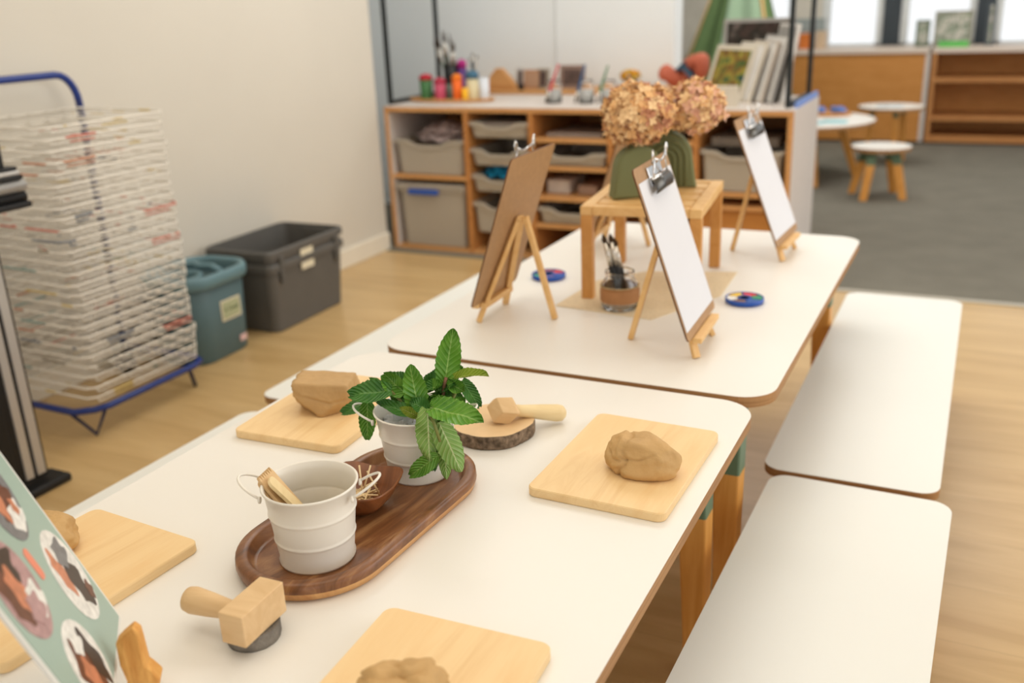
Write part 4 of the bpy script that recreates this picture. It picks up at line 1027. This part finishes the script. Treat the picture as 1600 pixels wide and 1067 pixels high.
pot(at(739, 150, y=yy).x, yy, .030, .105, col('pot_cream', (214, 200, 160)), col('pot_teal', (60, 104, 130)), 'cream paint pot with a teal blue lid', lidh=.02)
pot(at(754, 148, y=yy).x, yy+.02, .024, .10, col('pot_white', (216, 220, 226)), None, 'white paint pot rightmost on the wooden tray')
pot(at(722, 110, y=yy+.09).x, yy+.09, .022, .15, col('pot_violet', (90, 50, 120)), col('pot_magenta', (168, 30, 120)), 'violet pot with a magenta lid behind the orange one', lidh=.02)
bpx = at(706, 140, y=yy+.08).x
pot(bpx-.005, yy+.10, .042, .16, M['black'], None, 'black pot of paintbrushes at the back of the wooden tray')
for i in range(11):
    a = random.uniform(0, 2*PI); r1 = .02
    brush((bpx-.005+r1*math.cos(a), yy+.10+r1*math.sin(a)*.6, CTOP+.03), (bpx-.008+random.uniform(-.07, .06), yy+.10+random.uniform(-.05, .04), CTOP+.03+random.uniform(.22, .30)),
          'paintbrush standing in the black pot on the cabinet', 'paintbrushes in the black pot', random.choice(['bristle', 'leather', 'green', 'steeldark']), .0045, (.6, .8))
for i, (u, c) in enumerate(((738, 'slate'), (746, 'silver'), (733, 'steeldark'))):
    p0 = at(740, 120, y=yy); tp = at(u, 82+4*i, y=yy)
    brush((p0.x, yy+.004*i, CTOP+.125), tp, ('dark', 'silver', 'grey')[i]+'-handled paintbrush poking out of the cream pot', 'paintbrushes in the cream pot', c, .005, (.6, .8))
# house block
hx = at(786, 137, z=LZ); w = .078
hy = YC+CD+.10
hx = at(786, 137, y=hy).x
out = [(-.088, 0), (.085, 0), (.055, .048), (.0, .104), (-.028, .106), (-.086, .045)]
tag(MB().prism(out, -.02, .02, ch=.002, M4=Matrix.Rotation(PI/2, 4, 'X')).build('wooden_block', M['cab'], loc=(hx, hy, LZ), bevel=.002), 'brown wooden house-shaped block on the ledge behind the cabinet', 'block')
def picture(x, y, z, w, h, tilt, rz, cf, ci, label, name='framed_picture', b=.01, imgmat=None, cat='picture', group=None, thick=.012):
    t = thing(name, label, cat, (x, y, z), (-tilt, 0, rz), group)
    X90 = Matrix.Rotation(PI/2, 4, 'X')
    MB().prism(rrect(w, h, .002, 2, 0, h/2), -thick, 0, M4=X90).build('frame', cf, t, bevel=.001)
    MB().prism(rrect(w-2*b, h-2*b, .001, 2, 0, h/2), 0, .001, M4=X90).build('picture', imgmat or ci, t)
    return t
dk = col('print_dark', (84, 66, 60), .4, var=.5, scale=25); tn = col('frame_tan', (176, 140, 112)); wt = col('mount_white', (214, 210, 204), .5)
xs_ = [(812, .05, .105, (200, 196, 190)), (831, .10, .095, (176, 128, 94)), (848, .06, .10, (150, 140, 124))]
for i, (u, w, h, c) in enumerate(xs_):
    picture(at(u, 130, y=hy+.03).x, hy+.03, LZ, w, h, .12, 0, col('frame_%d' % i, c), dk if i != 1 else tn, ('small pale picture card right of the house block', 'tan picture card on the rear ledge', 'small dark picture card on the rear ledge')[i], 'picture_card', .012, group='small pictures on the rear ledge')
picture(at(893, 130, y=hy+.04).x, hy+.04, LZ, .135, .115, .12, 0, col('frame_taupe', (140, 116, 104)), dk, 'wide taupe picture on the rear ledge behind the jars', 'picture_card', .02, group='small pictures on the rear ledge')
tag(MB().lathe([(0, 0), (.014, 0), (.014, .03), (.006, .034), (0, .034)], 14, cap=False).build('black_pot', M['black'], loc=(at(814, 130, y=hy-.03).x, hy-.03, LZ)), 'tiny black pot in front of the pale picture card', 'pot')
# glass jars with coloured brushes
for i, (u, v, hu, hc, nm) in enumerate(((866, 153, (873, 100, 'red', (196, 50, 60)), (852, 158), 'red'), (916, 154, (914, 100, 'blue', (30, 80, 120)), (898, 158), 'blue'), (951, 154, (950, 102, 'green', (90, 130, 100)), (932, 160), 'green'), (985, 156, None, None, ''))):
    jy = YC+.20; jx = at(u, v, y=jy).x
    t = thing('water_jar', ('clear glass jar with a red brush leaning in front', 'clear glass jar with a dark blue brush leaning in front', 'clear glass jar with a green brush leaning in front', 'clear glass jar closest to the hydrangeas')[i], 'jar', (jx, jy, CTOP), group='glass jars on the cabinet')
    MB().lathe([(0, 0), (.032, 0), (.035, .004), (.035, .075), (.028, .088), (.029, .1), (.026, .1), (.025, .088), (.032, .074), (.032, .006), (0, .005)], 28, cap=False).build('glass_body', M['glass'], t)
    MB().lathe([(0, .006), (.0315, .006), (.0315, .055), (0, .055)], 28, cap=False).build('water', transl('water_%d' % i, (226, 230, 226), .55, .1), t)
    if hu:
        a = at(hc[0], hc[1], y=jy-.07); a.z = CTOP+.006; b_ = at(hu[0], hu[1], y=jy-.03)
        M['h%d' % i] = plain('brush_'+nm, hu[3], .4)
        brush(b_, a, nm+'-handled paintbrush leaning on a glass jar', 'coloured brushes by the jars', 'h%d' % i, .0065, (.7, .85))
# small yellow flower pot
fx = at(985, 125, y=hy).x
t = thing('flower_pot', 'small pot of yellow and orange flowers on the rear ledge', 'plant', (fx, hy, LZ))
MB().lathe([(0, 0), (.02, 0), (.024, .03), (.02, .03), (.018, .004), (0, .004)], 20, cap=False).build('pot', wt, t)
mb = MB()
for i in range(120):
    d = Vector([random.gauss(0, 1) for _ in range(3)]).normalized(); p = Vector((d.x*.05, d.y*.035, .065+d.z*.028)); a = d.orthogonal().normalized()*.012; b_ = d.cross(a)
    mb.add([p-a, p+b_, p+a, p-b_], [(0, 1, 2, 3)], 0)
mb.build('flowers', petalmat('yellow_petal', [(96, 110, 50), (206, 170, 60), (226, 150, 50), (150, 150, 60)]), t)
MB().tube([(0, 0, .01), (0, 0, .06)], .006, 8).build('stem', M['stem'], t)
# doll
dy = YC+CD+.16
def skin_chain(name, pts, rad, edges, mat, parent=None, loc=(0, 0, 0), sub=2):
    me = bpy.data.meshes.new(name); me.from_pydata([tuple(p) for p in pts], edges, []); o = bpy.data.objects.new(name, me); COL.objects.link(o)
    md = o.modifiers.new('skin', 'SKIN'); o.data.materials.append(mat)
    for i, r in enumerate(rad): me.skin_vertices[0].data[i].radius = (r, r)
    me.skin_vertices[0].data[0].use_root = True
    s = o.modifiers.new('sub', 'SUBSURF'); s.levels = sub; s.render_levels = sub
    for p in me.polygons: p.use_smooth = True
    if parent: o.parent = parent
    o.location = loc; return o
dref = at(1062, 128, y=dy)
def dp(u, v, y):
    p = at(u, v, y=y)-Vector((dref.x, dy, LZ)); p.z = max(p.z, .035); return p
pts = [dp(1072, 118, dy), dp(1078, 102, dy-.01), dp(1096, 88, dy-.05), dp(1098, 104, dy-.04), dp(1093, 124, dy-.02), dp(1062, 134, dy-.03), dp(1050, 122, dy-.06), dp(1038, 108, dy-.10), dp(1034, 122, dy-.06)]
doll = thing('doll', 'brown-skinned doll in slate blue shorts lying with knees bent behind the hydrangeas', 'doll', (dref.x, dy, LZ))
skin_chain('body', pts, [.042, .046, .050, .042, .034, .040, .044, .044, .036], [(0, 1), (1, 2), (2, 3), (3, 4), (0, 5), (5, 6), (6, 7), (7, 8)], M['skin'], doll)
skin_chain('shorts', [dp(1070, 120, dy-.03), dp(1062, 110, dy-.03), dp(1078, 112, dy-.035)], [.050, .050, .048], [(0, 1), (0, 2)], M['slate'], doll)
# art stack at the right end of the cabinet
def artmat(name, cs, sc=22):
    m_ = petalmat(name, cs); 
    for n_ in m_.node_tree.nodes:
        if n_.type == 'TEX_NOISE': n_.inputs['Scale'].default_value = sc
    return m_
big = at(1180, 160, y=YC+.42)
greyf = col('frame_grey', (150, 146, 140)); cream = col('mount_cream', (206, 196, 178))
g_ = 'framed pictures leaning at the right end of the cabinet'
picture(.075, YC+.50, CTOP, .31, .330, .07, -.02, greyf, dk, 'large framed dark photograph at the back of the leaning stack', b=.016, imgmat=artmat('dark_photo', [(30, 26, 24), (70, 56, 50), (40, 40, 34), (110, 96, 90)], 14), group=g_)
picture(-.040, YC+.345, CTOP, .265, .240, .34, -.68, cream, dk, 'framed green and yellow abstract picture at the front of the leaning stack', b=.022, imgmat=artmat('abstract_green', [(30, 48, 84), (52, 84, 50), (150, 140, 60), (120, 80, 44), (84, 104, 50), (36, 64, 46)], 16), group=g_)
picture(.030, YC+.33, CTOP, .24, .250, .30, -.92, cream, wt, 'plain cream mount second in the leaning stack', b=.012, group=g_)
picture(.085, YC+.32, CTOP, .24, .255, .28, -.95, col('mount_taupe', (186, 174, 160)), wt, 'taupe frame third in the leaning stack', b=.01, group=g_)
picture(.135, YC+.31, CTOP, .24, .275, .24, -1.0, greyf, wt, 'grey frame fourth in the leaning stack', b=.01, group=g_)
picture(.190, YC+.30, CTOP, .22, .315, .18, -1.05, wt, greyf, 'tall pale frame next to the black post', b=.01, group=g_)
tag(MB().box((0, 0, .042), (.105, .02, .084)).build('sign_card', cream, loc=(at(1133, 160, y=YC+.10).x, YC+.10, CTOP), bevel=.002), 'small blank cream card standing in front of the leaning pictures', 'card')
tag(MB().lohi((.004, -.23, 0), (.016, .25, .022)).build('blue_folder', col('folder_blue', (120, 150, 214)), loc=(.318, YC+.31, CTOP+.0)), 'blue folder lying at the right end of the cabinet beside the black rail', 'folder')

# ------------------------------------------------------------------ far room
fc = thing('low_cabinet', 'honey-coloured low cabinet with a plain back under the far windows', 'cabinet', (-.25, 6.40, 0))
MB().lohi((-1.0, 0, .02), (.80, .42, TH+.155)).build('body', M['farwood'], fc, bevel=.003)
MB().lohi((-1.0, -.015, TH+.155), (.82, .44, TH+.19)).build('top', M['fartop'], fc, bevel=.003)
MB().lohi((-1.0, .02, 0), (.80, .42, .02)).build('plinth', M['black'], fc)
MB().lohi((.80, -.005, .02), (.83, .42, TH+.155)).build('end_panel', M['cabwhite'], fc)
sh = thing('bookshelf', 'low open oak shelf unit under the right windows', 'shelf', (1.425, 6.38, 0))
MB().lohi((-.83, 0, TH+.155), (.85, .44, TH+.19)).build('top', M['fartop'], sh, bevel=.003)
for x in (-.83, .82): MB().lohi((x, 0, .02), (x+.03, .42, TH+.155)).build('side_panel', M['farshelf'], sh)
MB().lohi((-.8, .40, .02), (.82, .42, TH+.155)).build('back_panel', M['farwood'], sh)
for z in (TH-.02, TH-.295): MB().lohi((-.8, .0, z-.03), (.82, .40, z)).build('shelf', M['farshelf'], sh)
MB().lohi((-.8, .0, .02), (.82, .40, .065)).build('bottom', M['farshelf'], sh)
MB().lohi((-.83, .03, 0), (.85, .42, .02)).build('plinth', M['black'], sh)
FT = TH+.19
for i, (u, w, h, c, l) in enumerate(((1440, .10, .19, (96, 110, 92), 'small dark framed card on the sill left of the dark mullion'), (1487, .26, .25, (150, 146, 132), 'open picture book displayed on the far sill'), (1545, .06, .3, (70, 78, 84), 'slim dark book standing beside the open picture book'))):
    p = at(u, 66, y=6.6)
    picture(p.x, 6.62, FT, w, h, .15, .05, col('farbook_%d' % i, c), wt, l, 'display_book', .02, cat='book', group='books displayed on the far sill', imgmat=artmat('farpic_%d' % i, [(190, 196, 180), (120, 130, 110), (206, 200, 190), (90, 120, 70)], 12))
p = at(1490, 68, y=6.5)
tag(MB().box((0, 0, .02), (.2, .06, .04)).build('green_block', col('bright_green', (96, 190, 90)), loc=(p.x, 6.5, FT)), 'bright green strip in front of the open picture book', 'block')
p = at(1258, 60, y=6.55)
for i, (u, w, h, c, l, n_) in enumerate(((1259, .09, .115, (206, 116, 50), 'orange box on the far cabinet between the black posts', 'orange_box'), (1283, .07, .13, (206, 180, 150), 'beige box on the far cabinet right of the black posts', 'beige_box'), (1210, .16, .10, (196, 130, 70), 'orange and white box above the leaning pictures', 'wooden_box'))):
    p = at(u, 66 if i < 2 else 45, y=6.55)
    o = MB().box((0, 0, h/2), (w, .12, h)).build(n_, col(n_, c), loc=(p.x, 6.56, FT), bevel=.004); tag(o, l, 'box')
p = at(1259, 45, y=6.7)
# grey basket row
tag(MB().box((0, 0, .05), (.24, .1, .1)).build('grey_basket', col('grey_felt', (150, 160, 158), .8), loc=(p.x+.02, 6.70, FT+.12), bevel=.01), 'pale grey basket behind the orange box', 'basket')
tag(MB().box((0, 0, .06), (.3, .1, .12)).build('storage_box', wt, loc=(p.x+.02, 6.70, FT), bevel=.01), 'white storage box under the grey basket', 'box')
# teepee
tp = thing('play_teepee', 'green cloth play teepee standing behind the storage cabinet', 'tent', (at(1140, 0, y=5.42).x+.03, 5.42, 0))
apx = Vector((0, .3, 1.72))
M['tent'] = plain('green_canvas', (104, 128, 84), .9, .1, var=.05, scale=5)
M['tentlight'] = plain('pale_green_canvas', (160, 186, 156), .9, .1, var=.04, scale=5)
cr = [Vector((-.55, -.05, 0)), Vector((-.16, -.22, 0)), Vector((.42, -.14, 0)), Vector((.5, .25, 0)), Vector((.3, .8, 0)), Vector((-.4, .8, 0))]
for i in range(6):
    a, b_ = cr[i], cr[(i+1) % 6]; mb = MB()
    def P(u, v, a=a, b_=b_):
        base = a.lerp(b_, v); q = base.lerp(apx, u*.96); fold = .035*math.sin(v*PI*3+i)*(1-u)
        nrm = (b_-a).cross(Vector((0, 0, 1))).normalized(); return q+nrm*fold
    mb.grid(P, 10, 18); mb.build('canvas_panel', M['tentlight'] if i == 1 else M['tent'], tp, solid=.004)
for a in cr[:5:2]: MB().tube([a, apx+(apx-a)*.12], .012, 8).build('pole', M['easel'], tp)
# round tables and stool
def roundtable(name, loc, r, h, legs, label, cat, lw=.045, split=.07, splay=.10, th=.022, grp=None, topm=None):
    t = thing(name, label, cat, loc, group=grp)
    MB().prism(circle(r, 48), h-th, h, 0, 1, 1).build('tabletop' if cat == 'table' else 'seat', [topm or M['laminate'], M['ply']], t, bevel=.002)
    for k in range(len(legs)):
        a = legs[k]; mb = MB(); rr = r*.55
        leg_mesh(mb, rr*math.cos(a), rr*math.sin(a), h-th, 0, lw, lw*.8, splay*math.cos(a), splay*math.sin(a), split); mb.build('leg', [M['leg'], M['green']], t, bevel=.003)
    return t
roundtable('stool', (.492, 4.285, .004), .158, .283, [-1.95, -.45, 1.1, 2.75], 'round white-topped stool with green and wood legs on the carpet', 'stool', .05, .07, .07)
roundtable('round_table', (-.05, 4.80, .004), .45, .36, [-1.1, .35, 1.9, 3.5], 'larger round white table behind the end of the cabinet', 'table', .05, .02, .12)
roundtable('side_table', (.425, 5.45, .004), .205, .375, [-1.2, .9, 3.0], 'small round white table in front of the honey-coloured cabinet', 'table', .035, .04, .03)
tag(MB().lathe([(0, 0), (.12, 0), (.13, .01), (.12, .014), (0, .012)], 32, cap=False).build('wooden_plate', M['farwood'], loc=(.10, 5.05, .364)), 'orange wooden tray at the back of the larger round table', 'tray')
for i, (x, y) in enumerate(((.02, 5.06), (.14, 5.08))):
    rag((x, y, .364+.024), (.09, .08, .05), (110, 140, 200), ('left', 'right')[i]+' blue scrunched cloth on the larger round table', 'cloth', 30+i)
for i, (x, y, c) in enumerate(((.18, 4.68, (120, 196, 206)), (.06, 4.62, (150, 206, 214)))):
    tag(MB().box((0, 0, .004), (.14, .1, .006)).build('paper_sheet', col('pale_blue_paper_%d' % i, c), loc=(x, y, .363)), ('right', 'left')[i]+' pale blue sheet at the front of the larger round table', 'paper')
tag(MB().box((0, 0, .004), (.16, .1, .006)).build('picture_book', col('pale_print', (190, 200, 206), .5, var=.4, scale=40), loc=(.42, 5.42, .378)), 'flat pale book lying on the small round table', 'book')
